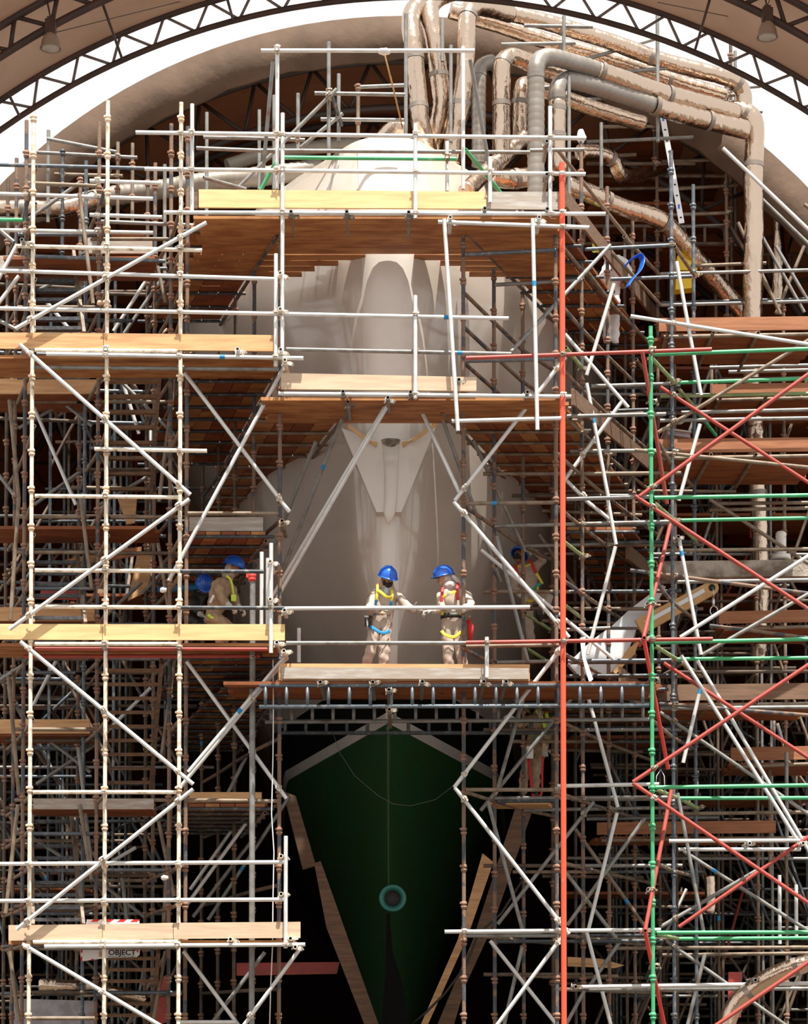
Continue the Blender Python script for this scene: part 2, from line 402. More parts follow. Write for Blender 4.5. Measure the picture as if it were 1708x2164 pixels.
# ================================================================ THE HULL
def interp(tab, x):
    if x <= tab[0][0]: return tab[0][1]
    for (a, b_), (c, d) in zip(tab, tab[1:]):
        if x <= c: return b_+(d-b_)*(x-a)/(c-a)
    return tab[-1][1]
def smooth(tab, x, w):
    return sum(interp(tab, x+w*(k/4.0))*(5-abs(k)) for k in range(-4, 5))/25
HX = P(820, 1000, 2).x
ZT = PZ(274, 1.5); Z930 = PZ(930, 1.5)
STEM = [(0.3, 4.3), (PZ(2150,3.5), 3.6), (PZ(1900,3.2), 3.2), (PZ(1515,3), 2.6), (PZ(1400,2.4), 2.2), (PZ(930,1.6), 1.75), (PZ(600,1.5), 1.5), (ZT-1, 1.45), (ZT, 1.75)]
GZ = [(0.2, .02), (PZ(2164,3.5), .16), (PZ(1900,3.5), .30), (PZ(1515,3), .56), (PZ(1200,2.4), .68), (PZ(850,1.6), .78), (PZ(600,1.6), .98), (PZ(490,1.5), 1.0), (PZ(400,1.5), 1.0), (PZ(330,1.5), .92), (ZT, .82)]
PLAN = [(0, .0), (.02, .22), (.1, .42), (.25, .62), (.5, .82), (1.0, 1.18), (1.6, 1.66), (2.8, 2.45), (4.5, 3.1), (6.8, 3.75), (12, 4.6), (20, 5.1), (32, 5.2)]
def ys(z): return smooth(STEM, z, .35)
def hwid(z, s): 
    t = max(0, min(1, (z-6.0)/2.6)); t = t*t*(3-2*t)
    v = .03+.43*s if s < 8 else 3.47+.1*(s-8)
    return (max(.0, smooth(PLAN, s, min(.25, s*.4)))*t+v*(1-t)*min(1, s*20))*smooth(GZ, z, .12 if z > ZT-.6 else .35)
zs = [0.3+(ZT-.3)*i/70 for i in range(71)]
ss = [0, .03, .07, .13, .2, .3, .42, .56, .72, .9, 1.1, 1.35, 1.6, 1.9, 2.2, 2.6, 3.0, 3.5, 4.1, 4.8, 5.6, 6.6, 7.8, 9.3, 11.5, 14.5, 18.5, 24, 32]
def sheer(s): return .0
b = MB(); mats = ['hull', 'hullblack', 'hullwhite', 'hullgreen']
za, zb_, zc = PZ(1406, 2.2), PZ(1508, 2.7), PZ(1531, 2.7)
zs = sorted(zs+[za, zb_, zc])
grid = []
for z in zs:
    y0 = ys(z); row = [Vector((HX-hwid(z, s), y0+s, z)) for s in ss[::-1]]+[Vector((HX+hwid(z, s), y0+s, z)) for s in ss[1:]]
    grid.append(row)
nr = len(grid[0]); o = 0
b.v = [tuple(v) for r in grid for v in r]
for j in range(len(zs)-1):
    zm = (zs[j]+zs[j+1])/2; mi = 0 if zm > za else 1 if zm > zb_ else 2 if zm > zc else 3
    for i in range(nr-1):
        b.f.append((j*nr+i, j*nr+i+1, (j+1)*nr+i+1, (j+1)*nr+i)); b.sm.append(True); b.mi.append(mi)
# deck cap
top = (len(zs)-1)*nr
for i in range(len(ss)-1):
    b.f.append((top+i, top+i+1, top+nr-2-i, top+nr-1-i)); b.sm.append(False); b.mi.append(0)
ship = empty('ship', (HX, 1.5, 0)); tag(ship, 'large ship bow, cream above a white stripe and dark green below, wrapped in scaffolding', 'ship')
hull = worldchild('hull', b, mats, ship); hull['label'] = 'glossy cream and dark green hull plating'
# wide rounded stem panel
def strip(zt, zb, wt, wb, proud, n=24, m=9, yoff=0):
    b = MB(); vs = []
    for j in range(n+1):
        z = zt+(zb-zt)*j/n; w = wt+(wb-wt)*j/n; y0 = ys(z)-proud+yoff
        for i in range(m+1):
            q = -1+2*i/m; vs.append((HX+q*w, y0+.16*abs(q)**3*min(1, w/.3), z))
    k = m+1; nn = len(vs)
    back = [(x, y+.5, z) for x, y, z in vs]
    fs = [(j*k+i, j*k+k+i, j*k+k+i+1, j*k+i+1) for j in range(n) for i in range(m)]
    b.add(vs, fs, True)
    e0 = [(j*k) for j in range(n+1)]; e1 = [(j*k+m) for j in range(n+1)]
    v2 = vs+back; f2 = []
    for j in range(n):
        f2 += [(j*k, j*k+nn, j*k+k+nn, j*k+k), (j*k+m, j*k+k+m, j*k+k+m+nn, j*k+m+nn)]
    for i in range(m):
        f2 += [(i, i+1, i+1+nn, i+nn), (n*k+i, n*k+i+nn, n*k+i+1+nn, n*k+i+1)]
    b.add(v2, f2, False); return b
stem = worldchild('stem_panel', strip(PZ(296,1.5), Z930, .43, .31, .06), 'hullwhite', ship)
zk = PZ(1450, 2.4)
worldchild('keel_strip', strip(Z930, zk, .20, .125, .05), 'hullwhite', ship)
# kite shaped plate and pocket below the stem panel
def hp(px, py, dy=0):
    """point on the front of the kite plate plane, photo pixel"""
    return P(px, py, 1.62+dy)
kite = [(722, 905), (795, 931), (860, 931), (922, 900), (868, 1035), (848, 1082), (796, 1082), (765, 1010)]
b = MB(); f0 = [hp(x, y, 0 if 790 < x < 870 else .10) for x, y in kite]; b.prism(f0, (0, .5, 0)); worldchild('anchor_plate', b, 'hullwhite', ship)
b = MB(); b.prism([hp(778, 930, -.03), hp(795, 945, -.03), hp(797, 934, -.03)], (0, .06, 0)); b.prism([hp(850, 934, -.03), hp(852, 945, -.03), hp(872, 930, -.03)], (0, .06, 0)); worldchild('tan_lug', b, 'fintan', ship)
for s_, (xa, ya, xb, yb) in enumerate(((736, 900, 778, 931), (872, 931, 925, 895))):
    b = MB(); b.bar(hp(xa, ya, -.04), hp(xb, yb, -.04), .05, .02, (0, -1, 0)); worldchild('tan_edge_strip', b, 'fintan', ship)
b = MB(); b.sweep([hp(826, 940, .02), hp(827, 990, .0), hp(826, 1050, -.01), hp(823, 1085, -.03), hp(820, 1106, -.04)], [.13, .10, .085, .08, .03], 14, ry=.5); worldchild('anchor_shank', b, 'hullwhite', ship)
b = MB(); b.lathe([(.14, 0), (.13, -.05), (.09, -.11), (.0, -.15)], 18, None, P(826, 931, 1.66)); worldchild('hawse_recess', b, 'recessbrown', ship)
# green ring of the bow thruster
c = P(830, 1898, ys(PZ(1898, 3.2))-.10); Mx = Matrix.Rotation(math.pi/2, 3, 'X')
c = Vector((c.x, ys(c.z)-.07, c.z))
b = MB(); b.lathe([(.17, -.25), (.20, -.05), (.20, .03), (.185, .05), (.15, .04), (.12, -.02)], 36, Mx, c); worldchild('thruster_ring', b, 'ringgreen', ship)
b = MB(); b.lathe([(.14, .0), (.13, -.06), (0, -.06)], 28, Mx, c); worldchild('thruster_opening', b, 'black', ship)
b = MB(); b.prism([P(x, y, 3.0) for x, y in ((817, 1930), (824, 1930), (830, 2010), (850, 2075), (868, 2164), (805, 2164), (815, 2050))], (0, .4, 0))
worldchild('keel_bar', b, 'hullblack', ship)
# the sagging thin line over the green hull
pts = [(705, 1552), (718, 1590), (750, 1640), (800, 1682), (832, 1699), (868, 1703), (920, 1690), (970, 1652), (985, 1630)]
b = MB(); b.sweep([P(x, y, 2.2) for x, y in pts], .004, 5); tag(obj('hanging_line', b, 'wire'), 'thin sagging line hanging across the dark green hull', 'line')
# leaning planks both sides of the green hull
for lab, m, pl, Y in (('dark brown cover board leaning against the green hull, upper left', 'woodbrown', ((598, 1672), (625, 1682), (668, 1830), (640, 1838)), 4.2),
    ('long brown cover board running down the left of the green hull', 'woodbrown', ((664, 1824), (678, 1820), (800, 2164), (770, 2164), (690, 1960)), 3.6),
    ('pale brown cover board running down the right of the green hull', 'wood', ((1020, 1803), (1043, 1822), (990, 1975), (905, 2164), (890, 2164), (968, 1985)), 3.6),
    ('brown cover board standing right of the pale one by the hull', 'woodbrown', ((1095, 1690), (1130, 1700), (1040, 1960), (985, 2080), (960, 2164), (925, 2164), (1000, 1985)), 4.2)):
    b = MB(); b.prism([P(x, y, Y) for x, y in pl], (0, .05, 0)); tag(obj('cover_board', b, m), lab, 'board')
pts = [(1010, 1975), (985, 2040), (940, 2100), (900, 2140), (870, 2164)]
b = MB(); b.sweep([P(x, y, 3.2) for x, y in [(1110, 1850), (1060, 1930)]+pts], .018, 8); tag(obj('hose', b, 'boot'), 'black hose sagging along the right of the green hull', 'hose')
# ================================================================ DECKS
def board(name, m, x0, x1, y0, y1, Y, label, th=.04, yr0=None, yr1=None):
    """upright board seen from the front"""
    yr0 = y0 if yr0 is None else yr0; yr1 = y1 if yr1 is None else yr1
    b = MB(); pl = [P(x0, y0, Y), P(x1, yr0, Y), P(x1, yr1, Y), P(x0, y1, Y)]
    c = sum(pl, Vector())/4; b.prism([p-c for p in pl], (0, th, 0))
    o = obj(name, b, m, loc=c); tag(o, label, 'toe board'); return o
def deck(x0, x1, y, Y, depth, m, label, group, th=.045, w=.235, along=True, yr=None):
    """platform of separate boards; y = pixel of the underside front edge"""
    p0, p1 = P(x0, y, Y), P(x1, yr or y, Y); n = max(1, int(depth/w)); i = 0
    base = label; sf = [''] if n == 1 else [', %s from front' % q for q in ('first', 'second', 'third', 'fourth', 'fifth', 'sixth', 'seventh', 'eighth')]
    if along:
        for k in range(n):
            b = MB(); L = (p1-p0).length; jit = R.uniform(-.06, .06)
            b.box((0, 0, 0), L/2, w/2-.006, th/2)
            label = base+sf[k]; o = obj('scaffold_board', b, m, loc=((p0.x+p1.x)/2+jit, Y+w/2+k*w, (p0.z+p1.z)/2+th/2)); tag(o, label, 'plank', group)
    else:
        n = max(1, int(abs(p1.x-p0.x)/w))
        for k in range(n):
            b = MB(); b.box((0, 0, 0), w/2-.006, depth/2, th/2)
            o = obj('scaffold_board', b, m, loc=(p0.x+w/2+k*w, Y+depth/2+R.uniform(-.04, .04), p0.z+th/2)); tag(o, label, 'plank', group)
def side_deck(side, y, Y0, Y1, xi0, xi1, xo0, xo1, m, label, group, w=.24, tube_m='dark'):
    """platform running back beside the hull; inner and outer edge given as photo pixels at both ends on level y"""
    z = PZ(y, Y0)
    def X(px, Y): return (px-CX)/PPM(Y)
    a0, a1, c0, c1 = X(xi0, Y0), X(xi1, Y1), X(xo0, Y0), X(xo1, Y1)
    n = max(2, int(max(abs(c0-a0), abs(c1-a1))/w))
    for k in range(n):
        f0, f1 = k/n, (k+1)/n; g = .006
        q = [Vector((a0+(c0-a0)*f0, Y0, z)), Vector((a0+(c0-a0)*f1, Y0, z)), Vector((a1+(c1-a1)*f1, Y1, z)), Vector((a1+(c1-a1)*f0, Y1, z))]
        sgn = 1 if q[1].x > q[0].x else -1
        q[0].x += g*sgn; q[3].x += g*sgn; q[1].x -= g*sgn; q[2].x -= g*sgn
        for h, (t0, t1) in enumerate(((0, .44+.16*(k % 2)), (.445+.16*(k % 2), 1))):
            qq = [q[0].lerp(q[3], t0), q[1].lerp(q[2], t0), q[1].lerp(q[2], t1), q[0].lerp(q[3], t1)]
            c = sum(qq, Vector())/4; b = MB(); b.prism([p-c for p in (qq if sgn < 0 else qq[::-1])], (0, 0, .045))
            tag(obj('scaffold_board', b, m if (k+h) % 3 else ('deck2' if m == 'deck' else 'deck'), loc=c), label, 'plank', group)
    L = Y1-Y0; nt = max(2, int(L/.62)); 
    for i in range(nt+1):
        t = i/nt; Y = Y0+L*t; xa, xc = a0+(a1-a0)*t, c0+(c1-c0)*t; s = 1 if xc > xa else -1
        tube('deck_bearer', tube_m, (xa-s*.12, Y, z-.03), (xc+s*.1, Y, z-.03), .024, label='cross tube under the '+label.split('of ',1)[-1], group='cross tubes under '+group, n=8)
    tube('scaffold_ledger', 'rust' if tube_m == 'dark' else tube_m, (a0, Y0, z-.085), (a1, Y1, z-.085), .026, label='rusty edge tube beside the hull under the '+label.split('of ',1)[-1])
    return z
# front decks --------------------------------------------------
G = 'planks of the '
deck(412, 1190, 462, -.02, 1.42, 'deck2', 'orange brown plank of the top deck over the bow', G+'top deck')
board('toe_board', 'woodlight', 420, 1028, 400, 438, -.05, 'long pale yellow toe board on the top deck over the bow', yr0=405, yr1=441)
board('toe_board', 'woodgrey', 1030, 1194, 405, 441, -.05, 'weathered grey toe board on the top deck beside the pale one', yr0=405, yr1=443)
board('toe_board', 'woodbrown', 402, 418, 405, 440, .4, 'short brown toe board end at the left of the top deck')
deck(560, 1205, 846, -.02, 1.2, 'deck2', 'brown plank of the middle deck in front of the bow', G+'middle deck')
board('toe_board', 'woodpale', 594, 1007, 788, 822, -.05, 'pale brown toe board on the middle deck in front of the bow', yr0=797, yr1=826)
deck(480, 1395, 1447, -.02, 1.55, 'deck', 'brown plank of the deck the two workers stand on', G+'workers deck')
board('toe_board', 'woodgrey', 595, 1118, 1410, 1434, -.06, 'paint spattered grey toe board in front of the two workers', yr0=1412, yr1=1435)
board('toe_board', 'wood', 590, 1120, 1402, 1438, -.01, 'orange toe board behind the grey one at the workers feet', yr0=1404, yr1=1439)
for k, hw_ in enumerate((.36, .68, .98, 1.2)):  # extra plank rows added to block sun from the hull below
    yy = 1.42+.24*k; zt_ = PZ(462, 1.42)
    for side, x0, x1 in (('left', 400, CX+(HX-hw_)*PPM(yy)), ('right', CX+(HX+hw_)*PPM(yy), 1186)):
        deck(x0, x1, proj(Vector((0, yy, PZ(462, -.02))))[1], yy, .24, 'deck2', 'orange brown plank added to shade the hull beside the bow, %s side, %s row' % (side, ('nearest', 'second', 'third', 'farthest')[k]), G+'top deck beside the bow')
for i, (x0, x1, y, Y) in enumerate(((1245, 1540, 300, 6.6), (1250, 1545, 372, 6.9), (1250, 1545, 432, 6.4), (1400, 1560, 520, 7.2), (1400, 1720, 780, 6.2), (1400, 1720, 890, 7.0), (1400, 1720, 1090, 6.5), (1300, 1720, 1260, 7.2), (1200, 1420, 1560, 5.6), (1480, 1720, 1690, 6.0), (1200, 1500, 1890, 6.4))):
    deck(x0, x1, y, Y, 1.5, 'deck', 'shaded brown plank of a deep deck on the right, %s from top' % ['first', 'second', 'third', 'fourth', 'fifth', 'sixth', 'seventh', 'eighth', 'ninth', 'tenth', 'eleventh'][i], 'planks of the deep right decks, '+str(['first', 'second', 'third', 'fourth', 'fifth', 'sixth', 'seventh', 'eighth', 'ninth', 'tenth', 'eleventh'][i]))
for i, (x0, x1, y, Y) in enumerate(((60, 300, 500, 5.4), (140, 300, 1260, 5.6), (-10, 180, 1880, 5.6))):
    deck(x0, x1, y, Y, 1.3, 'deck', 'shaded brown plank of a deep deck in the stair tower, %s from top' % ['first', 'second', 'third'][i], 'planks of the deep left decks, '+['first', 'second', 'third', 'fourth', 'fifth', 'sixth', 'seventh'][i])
# left tower decks
deck(-40, 585, 752, -.02, 1.15, 'deck2', 'orange brown plank of the upper left deck', G+'upper left deck', yr=762)
board('toe_board', 'wood', -60, 218, 702, 736, -.05, 'pinkish timber toe board at the left end of the upper left deck', yr0=704, yr1=738)
board('toe_board', 'wood', 219, 578, 704, 738, -.05, 'pinkish timber toe board at the right end of the upper left deck', yr0=708, yr1=742)
deck(-40, 585, 1366, -.02, 1.15, 'deck2', 'brown plank of the middle left deck', G+'middle left deck')
board('toe_board', 'woodlight', -60, 216, 1318, 1351, -.05, 'bright yellow toe board at the left end of the middle left deck', yr0=1319, yr1=1352)
board('toe_board', 'woodlight', 217, 602, 1319, 1352, -.05, 'bright yellow toe board at the right end of the middle left deck', yr0=1319, yr1=1353)
deck(20, 615, 1994, -.02, 1.15, 'deck2', 'brown plank of the lowest left deck', G+'lowest left deck')
board('toe_board', 'woodpale', 18, 216, 1955, 1988, -.05, 'knotty pale toe board at the left end of the lowest left deck', yr0=1953, yr1=1986)
board('toe_board', 'woodpale', 217, 366, 1953, 1986, -.05, 'knotty pale toe board in the middle of the lowest left deck', yr0=1950, yr1=1984)
board('toe_board', 'woodpale', 367, 635, 1950, 1984, -.05, 'knotty pale toe board at the right end of the lowest left deck', yr0=1948, yr1=1982)
# small landings in the stair tower (level y, Y, x0, x1)
for i, (x0, x1, y, Y, tb, nm) in enumerate(((0, 320, 548, 1.3, None, 'landing below the top of the stair tower'), (-20, 330, 1118, 1.3, None, 'landing between the upper and middle left decks'), (400, 560, 1125, 1.0, (400, 556, 1093, 1122), 'short landing left of the bow'), (60, 320, 1712, 1.3, (70, 325, 1688, 1710), 'landing between the middle and lowest left decks'), (400, 555, 1700, 1.0, (400, 553, 1674, 1696), 'short landing above the sign side of the lowest deck'), (-20, 210, 835, 2.2, (-20, 205, 800, 832), 'landing behind the upper left deck'), (-20, 190, 1555, 2.4, (-20, 190, 1520, 1550), 'landing behind the middle left deck'), (-20, 205, 1315, 2.2, (-20, 200, 1283, 1312), 'landing behind the left stairs'))):
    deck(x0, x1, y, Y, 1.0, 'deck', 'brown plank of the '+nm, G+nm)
    if tb: board('toe_board', 'woodgrey' if i in (2, 3) else 'wood', *tb, Y-.05, 'toe board of the '+nm)
for x0, x1, y0, y1, Y, m, lab in ((185, 322, 502, 535, 1.6, 'woodgrey', 'weathered pinkish grey toe board at the top of the stair tower'), (0, 60, 540, 575, 1.6, 'woodgrey', 'grey toe board at the left edge of the stair tower')):
    board('toe_board', m, x0, x1, y0, y1, Y, lab)
# decks beside the hull
side_deck('left', 484, .6, 4.6, 583, 462, 398, 300, 'deck', 'red brown plank of the top deck left of the hull', G+'left top side deck')
side_deck('left', 772, .6, 6.0, 588, 470, 395, 300, 'deck', 'red brown plank of the second deck left of the hull', G+'left second side deck')
side_deck('left', 858, .6, 9.2, 735, 515, 560, 395, 'deck', 'brown plank of the third deck left of the hull', G+'left third side deck', tube_m='tan')
side_deck('left', 1130, .9, 6.2, 560, 470, 400, 300, 'deck', 'dark plank of the fourth deck left of the hull', G+'left fourth side deck')
side_deck('left', 1388, .6, 4.5, 590, 500, 395, 330, 'deck', 'brown plank of the fifth deck left of the hull', G+'left fifth side deck')
side_deck('left', 1450, 1.6, 9.0, 590, 500, 480, 330, 'deck', 'dark plank of the sixth deck left of the hull', G+'left sixth side deck')
side_deck('left', 1705, .9, 5.0, 560, 510, 400, 330, 'deck', 'dark plank of the seventh deck left of the hull', G+'left seventh side deck')
side_deck('right', 480, .6, 8.6, 990, 1325, 1192, 1445, 'deck', 'red brown plank of the top deck right of the hull', G+'right top side deck')
side_deck('right', 858, .6, 8.8, 935, 1190, 1195, 1400, 'deck', 'brown plank of the second deck right of the hull', G+'right second side deck', tube_m='tan')
side_deck('right', 1120, 3.0, 10.0, 1200, 1300, 1340, 1470, 'deck', 'dark plank of the third deck right of the hull', G+'right third side deck')
side_deck('right', 1452, 1.6, 9.0, 1070, 1230, 1400, 1500, 'deck', 'dark plank of the fourth deck right of the hull', G+'right fourth side deck')
# long sloping toe boards on the outer edges at the right
def long_board(m, pts, Y0, Y1, label, h=.225):
    (x0, y0), (x1, y1) = pts; p0, p1 = P(x0, y0, Y0), P(x1, y1, Y1); b = MB(); c = (p0+p1)/2
    b.bar(p0-c, p1-c, .04, h); tag(obj('toe_board', b, m, loc=c), label, 'toe board')
long_board('woodbrown', ((1196, 420), (1405, 690)), .6, 7.2, 'weathered brown toe board along the outer edge of the top right deck')
long_board('woodbrown', ((1210, 838), (1380, 985)), .6, 5.6, 'weathered brown toe board along the outer edge of the second right deck')
long_board('woodbrown', ((1325, 1165), (1400, 1225)), 3.5, 6.5, 'short brown toe board above the white fins')
long_board('woodbrown', ((1310, 1425), (1395, 1490)), 2.5, 6.5, 'brown toe board end beside the white fins')
# right hand decks
for x0, x1, y0, y1, Y, d, m, lab in (
    (1393, 1730, 672, 700, 2.0, 1.6, 'woodshade', 'upper right deck'),
    (1505, 1730, 812, 834, 4.0, 1.6, 'woodshade', 'small right deck below the upper one'),
    (1388, 1730, 928, 957, 2.0, 1.7, 'woodshade', 'right deck at the green pole middle'),
    (1520, 1730, 1292, 1318, 3.4, 1.5, 'woodshade', 'right deck beside the hanging hook'),
    (1390, 1730, 1447, 1481, 2.2, 1.7, 'woodbrown', 'dark right deck below the white fins'),
    (1545, 1730, 1580, 1608, 3.6, 1.5, 'woodshade', 'right deck below the dark one'),
    (1262, 1640, 1738, 1764, 3.8, 1.4, 'woodshade', 'lower right deck behind the green pole')):
    board('toe_board', m, x0, x1, y0, y1, Y-.04, 'timber toe board of the '+lab, yr0=y0-4, yr1=y1-4)
    deck(x0, x1, y1+10, Y, d, 'deck', 'orange brown plank of the '+lab, G+lab)
    line('scaffold_ledger', 'tan', x0+10, y1+12, 1730, y1+6, Y-.1, label='dusty tube under the toe board of the '+lab)
    n = int((x1-x0)/95)
    for k in range(n):
        xx = x0+20+95*k; a = P(xx, y1+3, Y-.25)
        tube('putlog_tube', 'tan', a, a+Vector((0, d+.3, 0)), .025, label='cross tube end poking out under the '+lab, group='cross tube ends of the '+lab)
# heavy beam with a spattered top and short concrete post
b = MB(); pl = [P(1395, 1186, 3), P(1730, 1182, 3), P(1730, 1217, 3), P(1395, 1220, 3)]; b.prism(pl, (0, .5, 0)); tag(obj('beam', b, 'concrete'), 'thick mortar covered beam crossing behind the green pole', 'beam')
cpt = P(1651, 1183, 3.2); b = MB(); b.lathe([(0, .42), (.05, .42), (.075, .40), (.08, .38), (.08, .08), (.14, .07), (.15, 0), (0, 0)], 20, None, cpt)
for k in range(8): b.ellipsoid(cpt+Vector((.08*math.sin(k*1.1-2.6), -.08*abs(math.cos(k*1.1-2.6)), .12+.07*(k % 4))), .012, .012, .012, nu=8, nv=5)
tag(obj('mortar_post', b, 'hullwhite'), 'cream cylindrical post with bolts standing on the mortar covered beam', 'post')
# planks of worker's small platform low right
deck(1040, 1165, 1700, 2.4, .75, 'wood', 'short orange plank lying across tubes below the low right worker', G+'short plank platform')
# ================================================================ LADDER BEAMS
def ladder(x0, x1, yt, yb, Y, m, label, step=44, ytr=None, ybr=None):
    ytr = ytr or yt; ybr = ybr or yb
    a, b_, c, d = P(x0, yt, Y), P(x1, ytr, Y), P(x0, yb, Y), P(x1, ybr, Y); root = empty('ladder_beam', c); tag(root, label, 'ladder beam')
    for nm, p, q in (('top_chord', a, b_), ('bottom_chord', c, d)):
        w = MB(); w.sweep([p, q], .028, 10); worldchild(nm, w, m, root)
    n = int((x1-x0)/step)
    for i in range(n+1):
        t = (i+.3)/(n+.6); w = MB(); w.sweep([a.lerp(b_, t), c.lerp(d, t)], .024, 8); worldchild('rung', w, m, root)
ladder(548, 1372, 1449, 1494, .0, 'steel', 'long blue-grey ladder beam under the workers deck', ytr=1448, ybr=1491)
ladder(560, 1372, 1494, 1526, 1.3, 'grey', 'second grey ladder beam behind and below the first', ytr=1490, ybr=1520)
ladder(590, 1180, 1524, 1549, 2.0, 'dark', 'black ladder beam in shade under the workers deck')
ladder(1180, 1545, 478, 515, 5.5, 'brown', 'rusty brown ladder beam behind the silver ducts at the upper right')
ladder(1612, 1730, 538, 568, 6.2, 'brown', 'short rusty ladder beam at the upper right edge')
# ================================================================ STAIRS
def stairs(x0t, x1t, yt, x0b, x1b, yb, Yt, Yb, m, ms, n, label):
    root = empty('scaffold_stair', P((x0b+x1b)/2, yb, Yb)); tag(root, label, 'stairs', 'stair flights of the left tower')
    for i in range(n):
        t = (i+.5)/n; Y = Yt+(Yb-Yt)*t
        l = P(x0t+(x0b-x0t)*t, yt+(yb-yt)*t, Y); r = P(x1t+(x1b-x1t)*t, yt+(yb-yt)*t, Y)
        b = MB(); b.box((l+r)/2, (r.x-l.x)/2, .085, .014); b.box((l+r)/2+Vector((0, -.082, -.012)), (r.x-l.x)/2, .006, .024); worldchild('tread', b, m, root)
    for (a, c) in ((x0t, x0b), (x1t, x1b)):
        b = MB(); b.bar(P(a, yt-6, Yt), P(c, yb+6, Yb), .045, .16); worldchild('stringer', b, ms, root)
stairs(72, 155, 545, 72, 177, 705, 2.4, .9, 'treadsteel', 'tan', 8, 'black tread stair flight above the upper left deck')
stairs(226, 338, 790, 222, 318, 1050, .9, 2.6, 'treadwood', 'woodbrown', 8, 'rusty brown stair flight below the upper left deck')
stairs(70, 158, 1130, 70, 180, 1318, 2.6, .9, 'treadsteel', 'tan', 8, 'black tread stair flight above the middle left deck')
stairs(226, 342, 1402, 222, 318, 1668, .9, 2.6, 'treadwood', 'woodbrown', 9, 'rusty brown stair flight below the middle left deck')
stairs(68, 150, 1722, 70, 176, 1955, 2.6, .9, 'treadsteel', 'tan', 9, 'black tread stair flight above the lowest left deck')
stairs(226, 335, 2012, 222, 322, 2180, .9, 2.2, 'treadwood', 'woodbrown', 7, 'brown stair flight behind the sign below the lowest deck')
# ================================================================ UPRIGHTS
LF = []
# left tower: (px, ytop, ybottom, Y, material)
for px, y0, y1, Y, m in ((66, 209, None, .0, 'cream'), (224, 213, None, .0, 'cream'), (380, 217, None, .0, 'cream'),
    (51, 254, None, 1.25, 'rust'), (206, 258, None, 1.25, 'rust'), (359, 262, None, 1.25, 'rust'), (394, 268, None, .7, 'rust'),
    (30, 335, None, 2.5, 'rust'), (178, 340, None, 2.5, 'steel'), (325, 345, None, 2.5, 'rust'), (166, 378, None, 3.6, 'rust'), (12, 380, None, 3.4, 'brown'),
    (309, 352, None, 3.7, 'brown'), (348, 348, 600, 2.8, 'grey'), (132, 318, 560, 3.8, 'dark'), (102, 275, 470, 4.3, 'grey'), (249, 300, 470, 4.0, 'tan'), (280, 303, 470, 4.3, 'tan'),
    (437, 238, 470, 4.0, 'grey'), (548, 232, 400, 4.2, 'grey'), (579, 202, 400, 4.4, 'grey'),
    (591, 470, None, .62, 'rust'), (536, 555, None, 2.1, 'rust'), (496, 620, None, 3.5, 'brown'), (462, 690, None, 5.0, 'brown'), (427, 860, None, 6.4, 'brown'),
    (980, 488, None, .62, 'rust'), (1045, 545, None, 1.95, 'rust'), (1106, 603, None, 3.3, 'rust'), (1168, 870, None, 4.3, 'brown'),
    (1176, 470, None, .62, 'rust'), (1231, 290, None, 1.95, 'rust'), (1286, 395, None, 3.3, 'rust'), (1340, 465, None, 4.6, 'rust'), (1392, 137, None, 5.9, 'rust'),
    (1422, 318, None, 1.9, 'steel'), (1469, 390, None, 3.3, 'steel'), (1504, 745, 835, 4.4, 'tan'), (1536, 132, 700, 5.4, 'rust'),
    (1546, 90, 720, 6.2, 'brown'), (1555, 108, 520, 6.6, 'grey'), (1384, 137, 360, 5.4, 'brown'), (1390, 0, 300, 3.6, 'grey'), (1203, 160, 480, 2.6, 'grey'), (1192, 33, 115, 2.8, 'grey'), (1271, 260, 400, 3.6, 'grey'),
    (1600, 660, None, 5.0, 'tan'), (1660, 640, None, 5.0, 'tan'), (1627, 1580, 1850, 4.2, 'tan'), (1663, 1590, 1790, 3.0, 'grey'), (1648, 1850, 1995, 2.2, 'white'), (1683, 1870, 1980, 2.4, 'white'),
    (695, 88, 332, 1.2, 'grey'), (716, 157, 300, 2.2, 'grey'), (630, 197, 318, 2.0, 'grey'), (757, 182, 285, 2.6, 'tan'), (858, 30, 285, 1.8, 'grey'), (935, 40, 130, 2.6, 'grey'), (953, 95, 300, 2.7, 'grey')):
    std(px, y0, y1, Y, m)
std(1378, 690, None, -.02, 'green', label='green painted upright scaffold tube, the tallest green one')
std(533, 1215, None, .4, 'grey', cup=0, r=.040, label='thick pale grey support post with a red collar at its top')
std(1190, 345, None, -.10, 'orange', cup=0, r=.038, label='bright orange upright pole running from the top deck to the bottom')

for px, y0, y1, Y, lab in ((406, 220, 448, .0, 'at the left end of the top deck'), (586, 95, 400, .1, 'holding the high rail over the bow'), (597, 239, 752, -.08, 'crossing the top deck toe board'), (583, 537, 775, -.08, 'at the right end of the upper left deck'),
    (878, 262, 462, -.12, 'standing right in front of the prow'), (945, 300, 404, .4, 'standing behind the top toe board'), (1036, 332, 428, -.1, 'clamped to the top toe board joint'), (1163, 225, 452, -.08, 'at the right end of the top deck'), (979, 98, 400, .5, 'under the right end of the high rail'), (878, 625, 843, -.12, 'clamped to the middle deck toe board'),
    (553, 1166, 1322, .3, 'behind the bright yellow toe board'), (566, 1180, 1322, .15, 'second from the right above the yellow toe board'), (573, 1148, 1380, -.1, 'crossing the right end of the yellow toe board'), (604, 1766, 2004, -.1, 'at the right end of the lowest left deck'),
    (632, 1328, 1400, 1.2, 'left of the bearded worker legs'), (1029, 1347, 1432, -.1, 'clamped to the workers toe board')):
    std(px, y0, y1, Y, 'white', cup=0, name='guard_post', label='white scaffold post '+lab)
